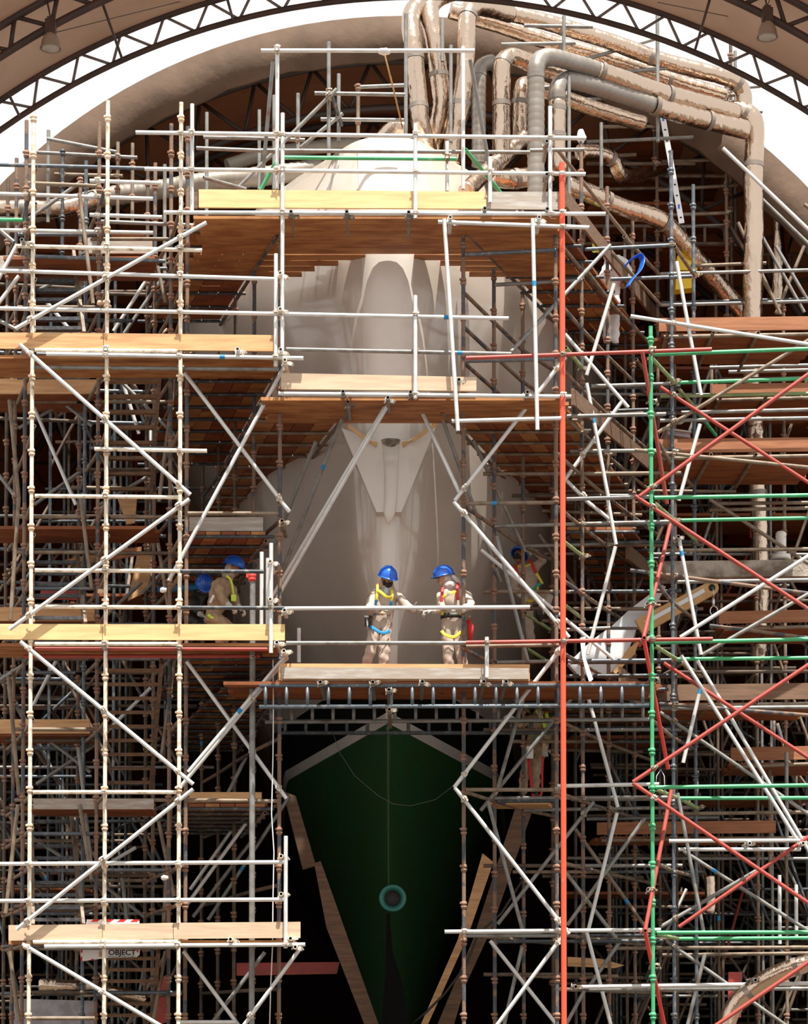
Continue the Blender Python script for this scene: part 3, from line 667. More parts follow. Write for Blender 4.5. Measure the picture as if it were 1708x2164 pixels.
# ================================================================ LONG FRONT TUBES  name, material, x0,y0,x1,y1,Y0[,Y1]
FT = -.07
for m, x0, y0, x1, y1, Y in (('white', 287, 280, 1238, 292, FT), ('white', 306, 357, 1237, 368, FT), ('white', 347, 449, 1280, 452, -.09), ('cream', 35, 520, 427, 529, FT), ('white', -30, 571, 585, 590, FT), ('white', -30, 651, 1075, 673, FT),
    ('cream', 74, 740, 376, 742, FT), ('white', 98, 748, 641, 757, -.13), ('grey', 70, 776, 590, 781, .1), ('cream', 200, 949, 438, 953, FT), ('cream', 74, 1048, 376, 1051, FT), ('cream', 74, 1205, 380, 1207, FT), ('dark', 381, 1207, 558, 1208, FT), ('cream', 74, 1282, 380, 1284, FT), ('dark', 381, 1284, 602, 1285, FT),
    ('cream', 74, 1361, 376, 1361, FT), ('red', 74, 1371, 572, 1372, .0), ('red', 50, 1387, 550, 1387, .4), ('cream', 70, 1674, 372, 1674, FT), ('white', -30, 1826, 600, 1822, FT), ('white', -30, 1904, 600, 1901, FT), ('cream', 70, 1991, 376, 1990, FT), ('white', 94, 2000, 645, 1996, -.13), ('grey', 84, 2004, 376, 2002, .3), ('tan', 68, 2152, 200, 2152, FT),
    ('white', 552, 107, 1003, 107, .05), ('green', 600, 333, 965, 336, .3), ('white', 926, 469, 1245, 481, -.14), ('white', 588, 832, 1207, 838, -.09), ('grey', 548, 854, 1114, 861, .5), ('grey', 402, 477, 1240, 480, .9),
    ('grey', 605, 738, 1080, 748, -.02), ('white', 602, 1286, 1120, 1283, -.04), ('grey', 605, 1359, 985, 1359, -.04), ('red', 985, 1358, 1507, 1350, -.12), ('red', 985, 757, 1505, 738, -.12),
    ('white', 955, 890, 1186, 884, -.14), ('grey', 1188, 880, 1408, 875, .9), ('white', 940, 1969, 1397, 1965, .5), ('white', 1178, 1661, 1392, 1657, .5), ('white', 1414, 1777, 1690, 1776, 1.5), ('white', 1434, 1795, 1692, 1795, 1.8), ('white', 1212, 2086, 1740, 2078, .45), ('grey', 1245, 2091, 1740, 2089, .9),
    ('green', 1383, 749, 1740, 736, -.02), ('green', 1425, 809, 1740, 799, 1.88), ('olive', 1396, 838, 1740, 831, 3.0), ('green', 1383, 1052, 1740, 1046, -.02), ('green', 1426, 1100, 1740, 1094, 1.85), ('green', 1383, 1358, 1740, 1350, -.02), ('green', 1428, 1393, 1740, 1390, 1.85), ('green', 1385, 1664, 1740, 1659, -.02), ('green', 1436, 1687, 1740, 1686, 1.85), ('green', 1388, 1971, 1740, 1970, -.02), ('green', 1436, 1984, 1740, 1982, 1.85),
    ('steel', 1236, 527, 1420, 518, 1.9), ('steel', 1291, 590, 1466, 584, 3.2), ('grey', 1396, 579, 1740, 570, 4.4), ('grey', 1398, 645, 1740, 636, 4.6), ('dark', 1398, 640, 1740, 631, 5.0), ('grey', 1250, 816, 1422, 811, 1.9), ('dark', 1300, 868, 1470, 862, 3.2),
    ('grey', 1197, 1055, 1376, 1050, .55), ('grey', 1045, 1112, 1422, 1102, 1.85), ('grey', 1106, 1154, 1300, 1149, 3.2), ('dark', 1290, 1147, 1470, 1145, 3.2),
    ('tan', 985, 1064, 1172, 1062, .55), ('tan', 985, 1366, 1172, 1363, .55), ('steel', 985, 763, 1172, 759, .55), ('tan', 985, 1669, 1180, 1669, .55), ('dark', 1050, 1693, 1180, 1692, 1.9), ('grey', 985, 1977, 1178, 1977, .55), ('dark', 1050, 1990, 1400, 1988, 1.85), ('steel', 1200, 1397, 1430, 1395, 1.85), ('grey', 1192, 1331, 1290, 1327, 2.6), ('dark', 1194, 1429, 1430, 1427, 2.2),
    ('grey', 1050, 1400, 1176, 1397, 1.9), ('steel', 985, 538, 1174, 528, .55), ('grey', 1045, 602, 1230, 592, 1.9), ('grey', 1045, 1687, 1420, 1685, 1.9), ('grey', 1106, 1712, 1470, 1706, 3.2), ('grey', 1240, 1731, 1520, 1728, 4.2),
    ('white', 380, 2160, 500, 2160, .4), ('tan', 397, 1085, 590, 1085, .5), ('tan', 397, 1691, 588, 1693, .5),
    ('white', 190, 382, 340, 387, 1.1), ('white', -20, 409, 323, 420, 1.15), ('tan', 60, 387, 205, 393, 1.0), ('white', 190, 454, 343, 459, 1.1), ('white', -20, 486, 323, 492, 1.15), ('steel', 0, 348, 345, 357, 2.0), ('grey', 210, 468, 430, 477, 1.6), ('grey', 78, 322, 290, 333, 4.0), ('grey', 100, 293, 250, 322, 4.1), ('grey', 430, 290, 580, 293, 3.0), ('grey', 415, 313, 590, 320, 1.6), ('tan', 115, 368, 260, 372, 3.9),
    ('grey', 665, 197, 856, 200, 1.2), ('grey', 757, 184, 858, 180, 2.6), ('grey', 678, 252, 856, 254, 2.2), ('grey', 552, 318, 1120, 322, .9), ('grey', 480, 290, 645, 296, 1.8), ('steel', 70, 542, 350, 552, 1.3), ('green', -20, 464, 48, 465, .2), ('dark', 180, 677, 280, 678, 2.4),
    ('white', 1098, 293, 1220, 292, .2), ('grey', 1120, 318, 1235, 316, 1.4), ('grey', 1150, 185, 1220, 179, 3.2), ('grey', 1108, 54, 1253, 57, 3.0), ('grey', 1060, 94, 1216, 91, 3.2), ('grey', 1230, 160, 1422, 143, 4.2), ('grey', 1240, 125, 1392, 80, 4.2), ('grey', 1290, 140, 1380, 141, 4.8), ('grey', 1400, 165, 1578, 159, 5.0), ('grey', 1240, 210, 1430, 199, 5.0), ('tan', 1390, 213, 1560, 200, 5.2), ('brown', 1392, 231, 1555, 224, 5.0), ('tan', 1392, 262, 1540, 251, 5.4), ('dark', 1392, 286, 1545, 280, 5.2), ('grey', 1240, 300, 1465, 290, 4.6), ('brown', 1192, 334, 1345, 327, 5.0), ('brown', 1240, 346, 1470, 346, 5.2), ('tan', 1240, 372, 1560, 372, 6.2), ('tan', 1390, 402, 1560, 391, 5.5), ('tan', 1270, 268, 1390, 267, 5.0), ('tan', 1400, 341, 1545, 337, 5.5), ('tan', 1270, 400, 1545, 394, 6.6), ('tan', 1390, 455, 1540, 450, 5.4), ('grey', 1195, 478, 1246, 481, .7), ('grey', 1400, 480, 1540, 476, 5.5), ('tan', 1460, 562, 1620, 556, 4.6), ('grey', 1540, 188, 1607, 182, 6.0), ('grey', 1540, 236, 1612, 236, 6.0), ('grey', 1500, 777, 1740, 771, 3.6), ('grey', 1540, 786, 1740, 781, 3.9), ('tan', 1520, 802, 1740, 798, 3.2), ('grey', 1440, 872, 1740, 865, 1.85), ('grey', 1395, 889, 1740, 883, 1.8), ('tan', 1510, 1064, 1740, 1062, 3.4), ('tan', 1500, 1078, 1740, 1073, 3.0), ('tan', 1400, 1163, 1740, 1160, 2.4), ('grey', 1430, 1230, 1740, 1225, 1.9), ('brown', 1430, 1420, 1740, 1418, 1.9), ('grey', 1396, 1497, 1740, 1494, 1.9), ('tan', 1400, 1720, 1740, 1716, 3.0), ('tan', 1300, 2004, 1740, 2002, 3.0), ('tan', 1400, 2018, 1740, 2014, 3.4)):
    nm = 'guard_rail' if (m == 'white' and y0 < 700 or y0 in (1286, 1359, 738, 1205, 1282, 1207, 1284, 1826, 1904)) else 'scaffold_ledger'
    line(nm, m, x0, y0, x1, y1, Y)
# ================================================================ BRACES
for m, x0, y0, x1, y1, Y0, Y1 in (('white', 32, 695, 437, 470, -.16, -.16), ('white', 42, 728, 402, 1045, -.16, -.16), ('white', 20, 1330, 400, 1055, -.16, -.16), ('white', 357, 1227, 606, 765, .25, .25), ('white', 390, 788, 612, 1082, .45, .45), ('white', 43, 1356, 408, 1657, -.16, -.16), ('white', 35, 1964, 408, 1668, -.16, -.16), ('white', 47, 1995, 350, 2174, -.16, -.16),
    ('white', 612, 1376, 398, 1632, .2, .2), ('white', 604, 1392, 380, 1665, .35, .35), ('white', 395, 1398, 606, 1688, .5, .5), ('white', 510, 2174, 632, 2008, .2, .2), ('white', 388, 2010, 508, 2172, .45, .45), ('grey', 440, 2172, 560, 2012, 1.2, 1.2), ('white', -10, 602, 36, 517, .3, .3), ('white', -20, 664, 40, 583, .5, .5), ('grey', -20, 668, 32, 695, .6, .6), ('grey', -20, 470, 30, 512, .8, .8),
    ('grey', 62, 462, 170, 385, 1.8, 1.8), ('tan', 168, 410, 197, 642, 1.0, .9), ('tan', 333, 563, 350, 640, 1.6, 1.6), ('tan', 334, 1148, 360, 1310, 1.4, 1.4), ('tan', 170, 1050, 194, 1245, 1.2, 1.2), ('tan', 168, 1700, 194, 1860, 1.2, 1.2), ('tan', 335, 1735, 368, 1895, 1.5, 1.5), ('tan', 20, 845, 40, 1055, .6, .6), ('tan', 18, 1430, 40, 1680, .6, .6), ('tan', 38, 1700, 12, 1930, .6, .6), ('tan', 20, 2010, 40, 2160, .6, .6), ('tan', 40, 1050, 22, 1310, .6, .6),
    ('tan', 372, 778, 336, 1060, 1.3, 1.3), ('tan', 370, 1390, 340, 1610, 1.3, 1.3), ('tan', 350, 2010, 322, 2170, 1.3, 1.3), ('tan', 362, 1690, 345, 1960, 1.9, 1.9),
    ('white', 822, 852, 583, 1268, .15, 1.3), ('white', 815, 858, 575, 1262, .30, 1.5), ('grey', 728, 872, 590, 1225, .9, 2.0), ('grey', 668, 932, 555, 1215, 1.5, 2.6), ('white', 888, 862, 973, 1045, .7, .5), ('grey', 935, 885, 1058, 1230, 1.0, 2.0), ('grey', 1000, 930, 1110, 1165, 2.0, 3.0),
    ('white', 959, 1060, 1203, 1347, .45, .45), ('white', 1017, 1162, 1297, 1393, 1.7, 1.7), ('grey', 1050, 1134, 1116, 1398, 1.4, 1.4), ('white', 961, 1058, 1195, 755, .45, .45), ('white', 960, 1664, 1195, 1357, .45, .45), ('white', 961, 1664, 1203, 1974, .45, .45), ('white', 1201, 1962, 1045, 2174, .45, .45),
    ('grey', 1016, 1713, 1235, 1442, 1.8, 1.8), ('grey', 1052, 1953, 1255, 1694, 1.8, 1.8), ('white', 1036, 1988, 1182, 2172, 1.7, 1.7), ('grey', 1031, 1692, 1104, 1964, 1.6, 1.6), ('grey', 1064, 2172, 1104, 2000, 1.8, 1.8), ('grey', 1052, 1667, 1112, 1455, 1.6, 1.6), ('grey', 1075, 749, 1290, 518, .5, 1.9),
    ('white', 1240, 793, 1298, 600, 1.8, 1.8), ('white', 1194, 706, 1328, 861, 1.8, 1.8), ('white', 1240, 810, 1286, 1052, 1.7, 1.7), ('white', 1284, 1052, 1302, 1150, 1.75, 1.75), ('white', 1301, 1155, 1242, 1383, 1.7, 1.7), ('white', 1192, 1016, 1315, 848, 1.8, 1.8), ('white', 1192, 1010, 1250, 1068, 1.9, 1.9), ('white', 1238, 1057, 1300, 1107, 1.9, 1.9), ('white', 1430, 553, 1482, 836, 1.75, 1.75),
    ('white', 1333, 668, 1730, 731, 1.7, 1.7), ('red', 1358, 745, 1410, 1065, -.2, .5), ('red', 1417, 1108, 1361, 1346, .4, -.2), ('redbright', 1361, 1350, 1412, 1625, -.2, .5), ('red', 1419, 1670, 1364, 1965, .4, -.2), ('redbright', 1364, 1970, 1405, 2170, -.2, .5),
    ('red', 1352, 1049, 1740, 768, -.2, -.2), ('red', 1396, 818, 1740, 1040, 1.7, 1.7), ('red', 1342, 1048, 1740, 1308, -.2, -.2), ('red', 1338, 1653, 1740, 1384, -.2, -.2), ('red', 1403, 1401, 1740, 1622, 1.7, 1.7), ('red', 1338, 1655, 1740, 1930, -.2, -.2), ('red', 1435, 1959, 1740, 1747, 1.6, 1.6), ('red', 1512, 2168, 1740, 2012, -.1, -.1),
    ('olive', 1378, 757, 1427, 810, .0, 1.85), ('olive', 1427, 813, 1472, 865, 1.9, 3.2), ('green', 1471, 868, 1513, 920, 3.2, 4.2), ('olive', 1382, 1062, 1428, 1102, .0, 1.85), ('olive', 1428, 1102, 1474, 1146, 1.9, 3.2), ('olive', 1383, 1364, 1430, 1393, .0, 1.85), ('olive', 1430, 1394, 1479, 1426, 1.9, 3.2), ('olive', 1385, 1668, 1432, 1686, .0, 1.85), ('olive', 1436, 1688, 1477, 1709, 1.9, 3.2), ('olive', 1388, 1974, 1434, 1984, .0, 1.85),
    ('tan', 1391, 914, 1740, 700, 1.75, 1.75), ('tan', 1342, 951, 1740, 991, 1.7, 1.7), ('white', 1435, 1058, 1480, 896, 1.7, 1.7), ('white', 1435, 1137, 1482, 1384, 1.7, 1.7), ('tan', 1500, 1055, 1740, 1211, 2.6, 2.6), ('white', 1438, 1347, 1740, 1155, 1.4, 1.4), ('grey', 1484, 1384, 1740, 1237, 1.75, 1.75), ('white', 1440, 1385, 1684, 1773, 1.5, 1.5), ('white', 1474, 1396, 1740, 1850, 1.8, 1.8), ('white', 1444, 1612, 1480, 1458, 1.7, 1.7), ('grey', 1395, 1505, 1740, 1742, 1.9, 1.9), ('rust', 1332, 1205, 1740, 1258, 1.8, 1.8), ('rust', 1330, 1482, 1740, 1514, 1.8, 1.8), ('rust', 1500, 1322, 1740, 1352, 2.4, 2.4), ('tan', 1345, 760, 1395, 830, 4.6, 5.8), ('grey', 1640, 520, 1740, 690, 4.6, 4.6), ('grey', 1600, 480, 1700, 660, 4.8, 4.8), ('tan', 1560, 470, 1650, 664, 4.5, 4.5), ('tan', 1545, 480, 1655, 664, 5.6, 5.6), ('grey', 1610, 420, 1740, 545, 4.7, 4.7), ('tan', 1700, 520, 1640, 664, 4.9, 4.9),
    ('white', 1236, 1446, 1306, 1706, 1.7, 1.7), ('white', 1304, 1718, 1243, 1968, 1.7, 1.7), ('white', 1238, 1962, 1293, 2172, 1.7, 1.7), ('grey', 1432, 1676, 1487, 1968, 1.7, 1.7), ('grey', 1199, 1955, 1363, 1729, 1.8, 1.8), ('grey', 1197, 1845, 1302, 1982, 1.8, 1.8), ('tan', 1216, 1752, 1366, 1962, 3.0, 3.0), ('grey', 1396, 1959, 1602, 1838, 1.8, 1.8), ('grey', 1445, 1799, 1740, 1987, 2.0, 2.0), ('grey', 1408, 1988, 1668, 2172, 1.9, 1.9), ('grey', 1452, 2172, 1490, 2016, 1.7, 1.7), ('grey', 1196, 2166, 1235, 2094, 1.7, 1.7), ('grey', 1246, 2084, 1310, 1990, 1.9, 1.9),
    ('tan', 1178, 316, 1284, 450, 1.9, 3.2), ('tan', 1284, 450, 1372, 560, 3.3, 4.5), ('tan', 1196, 407, 1284, 520, .8, 3.2), ('tan', 1319, 500, 1393, 580, 3.3, 4.6), ('tan', 1291, 532, 1397, 645, 3.2, 4.6), ('tan', 1426, 521, 1470, 585, 1.9, 3.2), ('tan', 1238, 570, 1291, 640, 1.9, 3.2), ('white', 1528, 313, 1740, 515, 2.6, 2.6), ('tan', 1700, 432, 1740, 460, 2.8, 2.8),
    ('grey', 577, 130, 553, 396, .3, .9), ('grey', 994, 126, 1037, 366, .2, .9), ('grey', 600, 300, 712, 188, 1.1, 1.1), ('grey', 635, 312, 724, 240, 1.9, 1.9), ('dark', 700, 196, 722, 264, 1.3, 2.2), ('green', 551, 402, 587, 336, .5, .4), ('green', 984, 316, 1062, 412, .5, 1.4), ('grey', 430, 375, 520, 400, 2.0, 2.4), ('grey', 500, 400, 580, 320, 2.6, 2.6),
    ('white', 0, 828, 72, 780, 2.4, 2.4), ('grey', 72, 800, 194, 900, 2.8, 2.8), ('grey', 39, 905, 167, 833, 3.0, 3.0), ('white', 72, 861, 161, 1067, 2.6, 2.6), ('grey', 72, 1067, 189, 983, 3.0, 3.0), ('grey', 233, 783, 389, 939, 2.9, 2.9), ('white', 250, 778, 294, 917, 3.3, 3.3), ('grey', 211, 1067, 361, 978, 3.0, 3.0), ('grey', 0, 1437, 64, 1396, 2.4, 2.4), ('white', 70, 1491, 121, 1392, 3.0, 3.0), ('grey', 51, 1523, 191, 1632, 2.8, 2.8), ('grey', 77, 1657, 210, 1568, 3.0, 3.0), ('white', 223, 1549, 319, 1453, 3.0, 3.0), ('grey', 166, 1580, 195, 1848, 1.8, 1.8), ('grey', 70, 1772, 191, 1848, 2.8, 2.8), ('white', 223, 1829, 287, 1791, 3.0, 3.0), ('grey', 223, 1874, 306, 1938, 3.0, 3.0), ('grey', 257, 1842, 268, 1944, 2.6, 2.6), ('white', 395, 1912, 529, 1727, 3.0, 3.0), ('grey', 408, 1938, 536, 1772, 3.6, 3.6), ('grey', 440, 1944, 612, 1683, 4.0, 4.0), ('white', 402, 1880, 500, 1740, 4.6, 4.6), ('grey', 470, 1700, 520, 1600, 3.2, 3.2), ('grey', 70, 620, 180, 560, 3.0, 3.0), ('white', 240, 700, 330, 560, 2.6, 2.6), ('grey', 262, 705, 352, 575, 3.4, 3.4), ('grey', -5, 1000, 40, 1060, 2.5, 2.5), ('white', 100, 640, 150, 700, 3.0, 3.0), ('grey', 300, 1255, 380, 1170, 3.0, 3.0), ('grey', 215, 1310, 300, 1230, 3.0, 3.0),
    ('olive', 1110, 1296, 1168, 1334, 3.4, 4.4), ('olive', 1113, 1370, 1170, 1406, 3.4, 4.4), ('olive', 1196, 735, 1232, 780, .7, 2.0), ('olive', 1192, 1145, 1235, 1178, .9, 2.0), ('olive', 1195, 1280, 1235, 1310, 2.0, 3.0), ('tan', 1140, 1130, 1250, 1290, 4.0, 4.0)):
    line('scaffold_brace', m, x0, y0, x1, y1, Y0, Y1)
for lab, x0, y0, x1, y1 in (('long white tube hanging from the top deck down to the middle deck, left one', 939, 463, 968, 910), ('long white tube hanging from the top deck down to the middle deck, right one', 1126, 462, 1136, 908)):
    line('hanging_tube', 'white', x0, y0, x1, y1, -.2, label=lab)
# cross tubes whose open ends point at the viewer
for i, (px, py, Y, L, m) in enumerate(((615, 447, -.22, .95, 'grey'), (733, 447, -.22, .95, 'grey'), (864, 448, -.22, .95, 'grey'), (1025, 440, -.22, .95, 'grey'), (1140, 458, -.3, .6, 'white'), (952, 458, -.3, .6, 'white'), (502, 737, -.3, 1.2, 'white'), (593, 738, -.3, .8, 'white'), (602, 760, -.3, 1.0, 'cream'), (592, 576, -.25, .8, 'cream'), (592, 652, -.25, .8, 'cream'), (725, 827, -.25, .9, 'grey'), (868, 828, -.25, .9, 'grey'), (1115, 828, -.25, .9, 'grey'), (970, 802, -.2, .6, 'grey'), (820, 840, -.28, .7, 'grey'), (735, 849, .0, .9, 'grey'),
    (677, 1441, -.25, 1.6, 'grey'), (788, 1441, -.25, 1.6, 'grey'), (893, 1440, -.25, 1.6, 'grey'), (1023, 1440, -.25, 1.6, 'grey'), (1070, 1440, -.25, 1.6, 'grey'), (822, 1457, -.2, 1.4, 'grey'), (823, 1499, -.2, 1.8, 'tan'), (596, 1100, .1, 1.0, 'tan'), (571, 1186, -.2, .8, 'cream'), (571, 1266, -.2, .8, 'cream'), (585, 1357, -.25, .7, 'white'), (600, 1375, -.25, .7, 'cream'), (487, 1985, -.28, 1.2, 'cream'), (594, 1809, -.2, .8, 'cream'), (594, 1889, -.2, .8, 'cream'), (614, 1983, -.25, .7, 'cream'), (624, 2001, -.3, .8, 'cream'), (601, 1289, -.14, .5, 'white'),
    (46, 506, -.25, 1.0, 'grey'), (1156, 298, -.16, .7, 'grey'), (1156, 368, -.16, .7, 'grey'), (1157, 441, -.16, .7, 'grey'), (1217, 2085, -.1, .6, 'grey'), (1597, 2071, .1, .7, 'grey'), (1237, 1444, 1.4, .8, 'grey'), (1362, 1348, -.3, .6, 'red'), (1364, 1967, -.3, .6, 'red'), (1434, 1134, 1.5, .5, 'grey'), (1585, 1782, 1.4, .6, 'white'), (1708-10, 1782, 1.4, .6, 'white'))):
    a = P(px, py, Y)
    tube('putlog_tube', m, a, a+Vector((0, L, 0)), TR, couplers=(min(.9, (0.18)/L),))
# ================================================================ LATTICE behind: cross tubes joining rows of uprights on their levels
def X(px, Y): return (px-CX)/PPM(Y)
CH = {'L1': ((66, .0), (51, 1.25), (30, 2.5), (12, 3.4)), 'L2': ((224, .0), (206, 1.25), (178, 2.5), (166, 3.6)), 'L3': ((380, .0), (359, 1.25), (325, 2.5), (309, 3.7)),
      'M': ((591, .62), (536, 2.1), (496, 3.5), (462, 5.0), (427, 6.4)), 'A': ((980, .62), (1045, 1.95), (1106, 3.3), (1168, 4.3)), 'B': ((1176, .62), (1231, 1.95), (1286, 3.3), (1340, 4.6), (1392, 5.9)), 'C': ((1378, .0), (1422, 1.9), (1469, 3.3))}
def chain(k, levels, m='tan', pairs=None):
    c = CH[k]
    for y in levels:
        z = PZ(y, c[0][1])
        for i in range(len(c)-1):
            if pairs and i not in pairs: continue
            (a, Ya), (b_, Yb) = c[i], c[i+1]
            tube('scaffold_transom', m if (i+y) % 3 else 'rust', (X(a, Ya), Ya, z), (X(b_, Yb), Yb, z), TR, n=8)
chain('L1', (352, 430, 520, 590, 660, 745, 900, 1052, 1130, 1210, 1290, 1365, 1520, 1676, 1750, 1830, 1910, 1992, 2100))
chain('L2', (360, 440, 522, 592, 662, 745, 900, 1052, 1132, 1210, 1290, 1365, 1520, 1676, 1830, 1910, 1992, 2100))
chain('L3', (430, 524, 600, 670, 745, 900, 1052, 1132, 1210, 1290, 1365, 1520, 1676, 1830, 1910, 1992, 2100))
chain('M', (1100, 1400, 1560, 1700, 1870, 1950, 2090), 'brown')
chain('M', (840,), 'brown', (1, 2, 3))
chain('A', (617, 690, 765, 1068, 1371, 1673, 1974), 'tan')
chain('B', (500, 630, 765, 860, 955, 1068, 1215, 1371, 1520, 1673, 1820, 1974, 2090), 'tan')
chain('C', (905, 1215, 1520, 1820, 2090), 'tan')
def ledg(k1, k2, levels, m, pairs=(1, 2), over=.15):
    for y in levels:
        for i in pairs:
            (a, Ya), (b_, Yb) = CH[k1][i], CH[k2][i]
            z = PZ(y, CH[k1][0][1]); mm = m[(i+int(y)) % len(m)]
            tube('scaffold_ledger', mm, (X(a, Ya)-over, Ya+.04, z+.03), (X(b_, Yb)+over, Yb+.04, z+.03), TR, n=8)
ledg('L1', 'L2', (430, 590, 660, 745, 1052, 1130, 1210, 1290, 1365, 1520, 1676, 1750, 1910, 1992, 2100), ('tan', 'brown', 'steel'), (1, 2, 3))
ledg('L2', 'L3', (440, 600, 670, 745, 900, 1052, 1132, 1290, 1365, 1676, 1830, 1992, 2100), ('tan', 'steel', 'brown'), (1, 2, 3))
ledg('A', 'B', (860, 955, 1215, 1520, 1820, 2060), ('tan', 'brown'), (1, 2, 3))
ledg('B', 'C', (765, 905, 955, 1068, 1215, 1371, 1520, 1673, 1820, 1974, 2090), ('grey', 'dark', 'tan'), (1, 2))
# deep background, built as a regular cage
BG = []
def cage(xs, Ys, ztop, ms, side, lab):
    top = {}
    for j, Y in enumerate(Ys):
        for i, x0 in enumerate(xs):
            x = x0*(1+.02*(Y-6)) + R.uniform(-.12, .12)
            hw = max(hwid(z, max(0, Y-1.6)) for z in (5, 8, 11)) + .45
            if abs(x-HX) < hw: x = None
            top[i, j] = x
            if x is None: continue
            m = R.choice(ms); zt = ztop(x, Y)+R.uniform(-.6, .3)
            o = tube('scaffold_standard', m, (x, Y, .02), (x, Y, zt), .026, n=8, cup=None, label='shaded upright scaffold tube deep behind the '+lab, group='deep uprights behind the '+lab)
    for j, Y in enumerate(Ys):
        z = 1.2+.3*(j % 2)
        while z < 13:
            run = [top[i, j] for i in range(len(xs)) if top[i, j] is not None and ztop(top[i, j], Y) > z]
            if len(run) > 1:
                run.sort(); a, c = run[0]-R.uniform(.1, .5), run[-1]+R.uniform(.1, .5)
                if R.random() < .5:
                    if R.random() < .4: c = run[len(run)//2]+.3
                    tube('scaffold_ledger', R.choice(ms), (a, Y-.06, z+R.uniform(-.03, .03)), (c, Y-.06, z+R.uniform(-.03, .03)), .026, n=8, label='shaded horizontal scaffold tube deep behind the '+lab, group='deep horizontal tubes behind the '+lab)
            z += R.choice((.5, .75, 1.0, 1.0))
    for i in range(len(xs)):
        z = 1.5+.2*i
        while z < 12.5:
            js = [j for j in range(len(Ys)) if top[i, j] is not None and ztop(top[i, j], Ys[j]) > z]
            if len(js) > 1:
                a, c = js[0], js[min(len(js)-1, 2)]
                tube('scaffold_transom', R.choice(ms), (top[i, a], Ys[a], z), (top[i, c], Ys[c], z), .026, n=8, label='shaded cross tube running back deep behind the '+lab, group='deep cross tubes behind the '+lab)
            z += 2.4
    for j, Y in enumerate(Ys[:4]):
        for i in range(len(xs)-1):
            a, c = top[i, j], top[i+1, j]
            if a is None or c is None: continue
            for k in range(5):
                z = 1.0+2.3*k+R.uniform(-.2, .2)
                if ztop(a, Y) < z+2 or R.random() < .22: continue
                if k % 2: a, c = c, a
                tube('scaffold_brace', R.choice(ms), (a, Y+.06, z), (c, Y+.06, z+1.9), .026, n=8, label='shaded diagonal brace deep behind the '+lab, group='deep diagonal braces behind the '+lab)
def zt_l(x, Y): return min(PZ(350, 5), CF.z+math.sqrt(max(.1, (RI-1.3)**2-(x-CF.x)**2))) - (0 if Y > 5.5 else 0)
def zt_r(x, Y): return min(PZ(330 if x < 3.5 else 420, 6), CF.z+math.sqrt(max(.1, (RI-1.3)**2-(x-CF.x)**2)))
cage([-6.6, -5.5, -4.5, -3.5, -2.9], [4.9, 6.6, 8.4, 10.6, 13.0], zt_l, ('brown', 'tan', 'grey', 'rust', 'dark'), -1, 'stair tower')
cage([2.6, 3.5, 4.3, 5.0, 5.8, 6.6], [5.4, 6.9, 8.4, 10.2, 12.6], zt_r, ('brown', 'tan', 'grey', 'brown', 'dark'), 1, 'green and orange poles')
# the rest of the tubes, far back in the shade: past counting, one object
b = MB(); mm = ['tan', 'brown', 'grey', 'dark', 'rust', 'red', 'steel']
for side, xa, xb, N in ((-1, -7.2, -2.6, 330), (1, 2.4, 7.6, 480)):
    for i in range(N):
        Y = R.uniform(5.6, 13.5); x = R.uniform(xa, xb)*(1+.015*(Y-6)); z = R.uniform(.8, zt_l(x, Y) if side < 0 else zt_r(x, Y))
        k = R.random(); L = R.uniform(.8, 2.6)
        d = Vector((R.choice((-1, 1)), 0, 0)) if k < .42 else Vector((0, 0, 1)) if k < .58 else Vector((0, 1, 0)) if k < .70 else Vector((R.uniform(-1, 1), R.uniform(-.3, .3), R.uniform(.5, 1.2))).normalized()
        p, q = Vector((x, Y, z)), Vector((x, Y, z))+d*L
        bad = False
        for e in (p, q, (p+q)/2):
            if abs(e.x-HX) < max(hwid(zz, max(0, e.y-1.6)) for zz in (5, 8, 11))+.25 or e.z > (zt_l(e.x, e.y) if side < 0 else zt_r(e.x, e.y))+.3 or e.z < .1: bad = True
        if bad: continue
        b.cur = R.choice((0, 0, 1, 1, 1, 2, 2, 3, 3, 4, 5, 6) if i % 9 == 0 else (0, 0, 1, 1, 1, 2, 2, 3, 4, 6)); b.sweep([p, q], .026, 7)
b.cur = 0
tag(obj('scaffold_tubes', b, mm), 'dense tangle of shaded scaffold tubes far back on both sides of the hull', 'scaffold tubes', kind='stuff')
# painted blue marks on tubes
def mark(px, py, m='bluestrap', L=.07):
    best = None
    for t in TUBES:
        a, c = proj(t['p0']), proj(t['p1']); dx, dy = c[0]-a[0], c[1]-a[1]; l2 = dx*dx+dy*dy
        if l2 < 100: continue
        s = ((px-a[0])*dx+(py-a[1])*dy)/l2
        if not 0 <= s <= 1: continue
        dd = math.hypot(a[0]+dx*s-px, a[1]+dy*s-py); Yc = t['p0'].y+(t['p1'].y-t['p0'].y)*s; sc = dd+Yc*1.5
        if dd < 6 and (best is None or sc < best[0]): best = (sc, t, s)
    if best:
        t, s = best[1], best[2]; b = MB(); b.lathe([(TR+.0012, -L/2), (TR+.0015, 0), (TR+.0012, L/2)], 12)
        c = obj('paint_mark', b, m, t['o'], loc=(0, 0, (t['p1']-t['p0']).length*s/t['o'].scale.z))
for x, y in ((944, 669), (972, 743), (470, 753), (680, 982), (503, 1500), (430, 1575), (465, 476), (1126, 600), (1250, 890), (1440, 1170), (1483, 1462), (1508, 1843), (1232, 1905), (1325, 1905), (1520, 1945), (95, 1858), (510, 1835), (555, 300), (1045, 1062), (768, 855), (1038, 555), (1540, 1380)): mark(x, y)
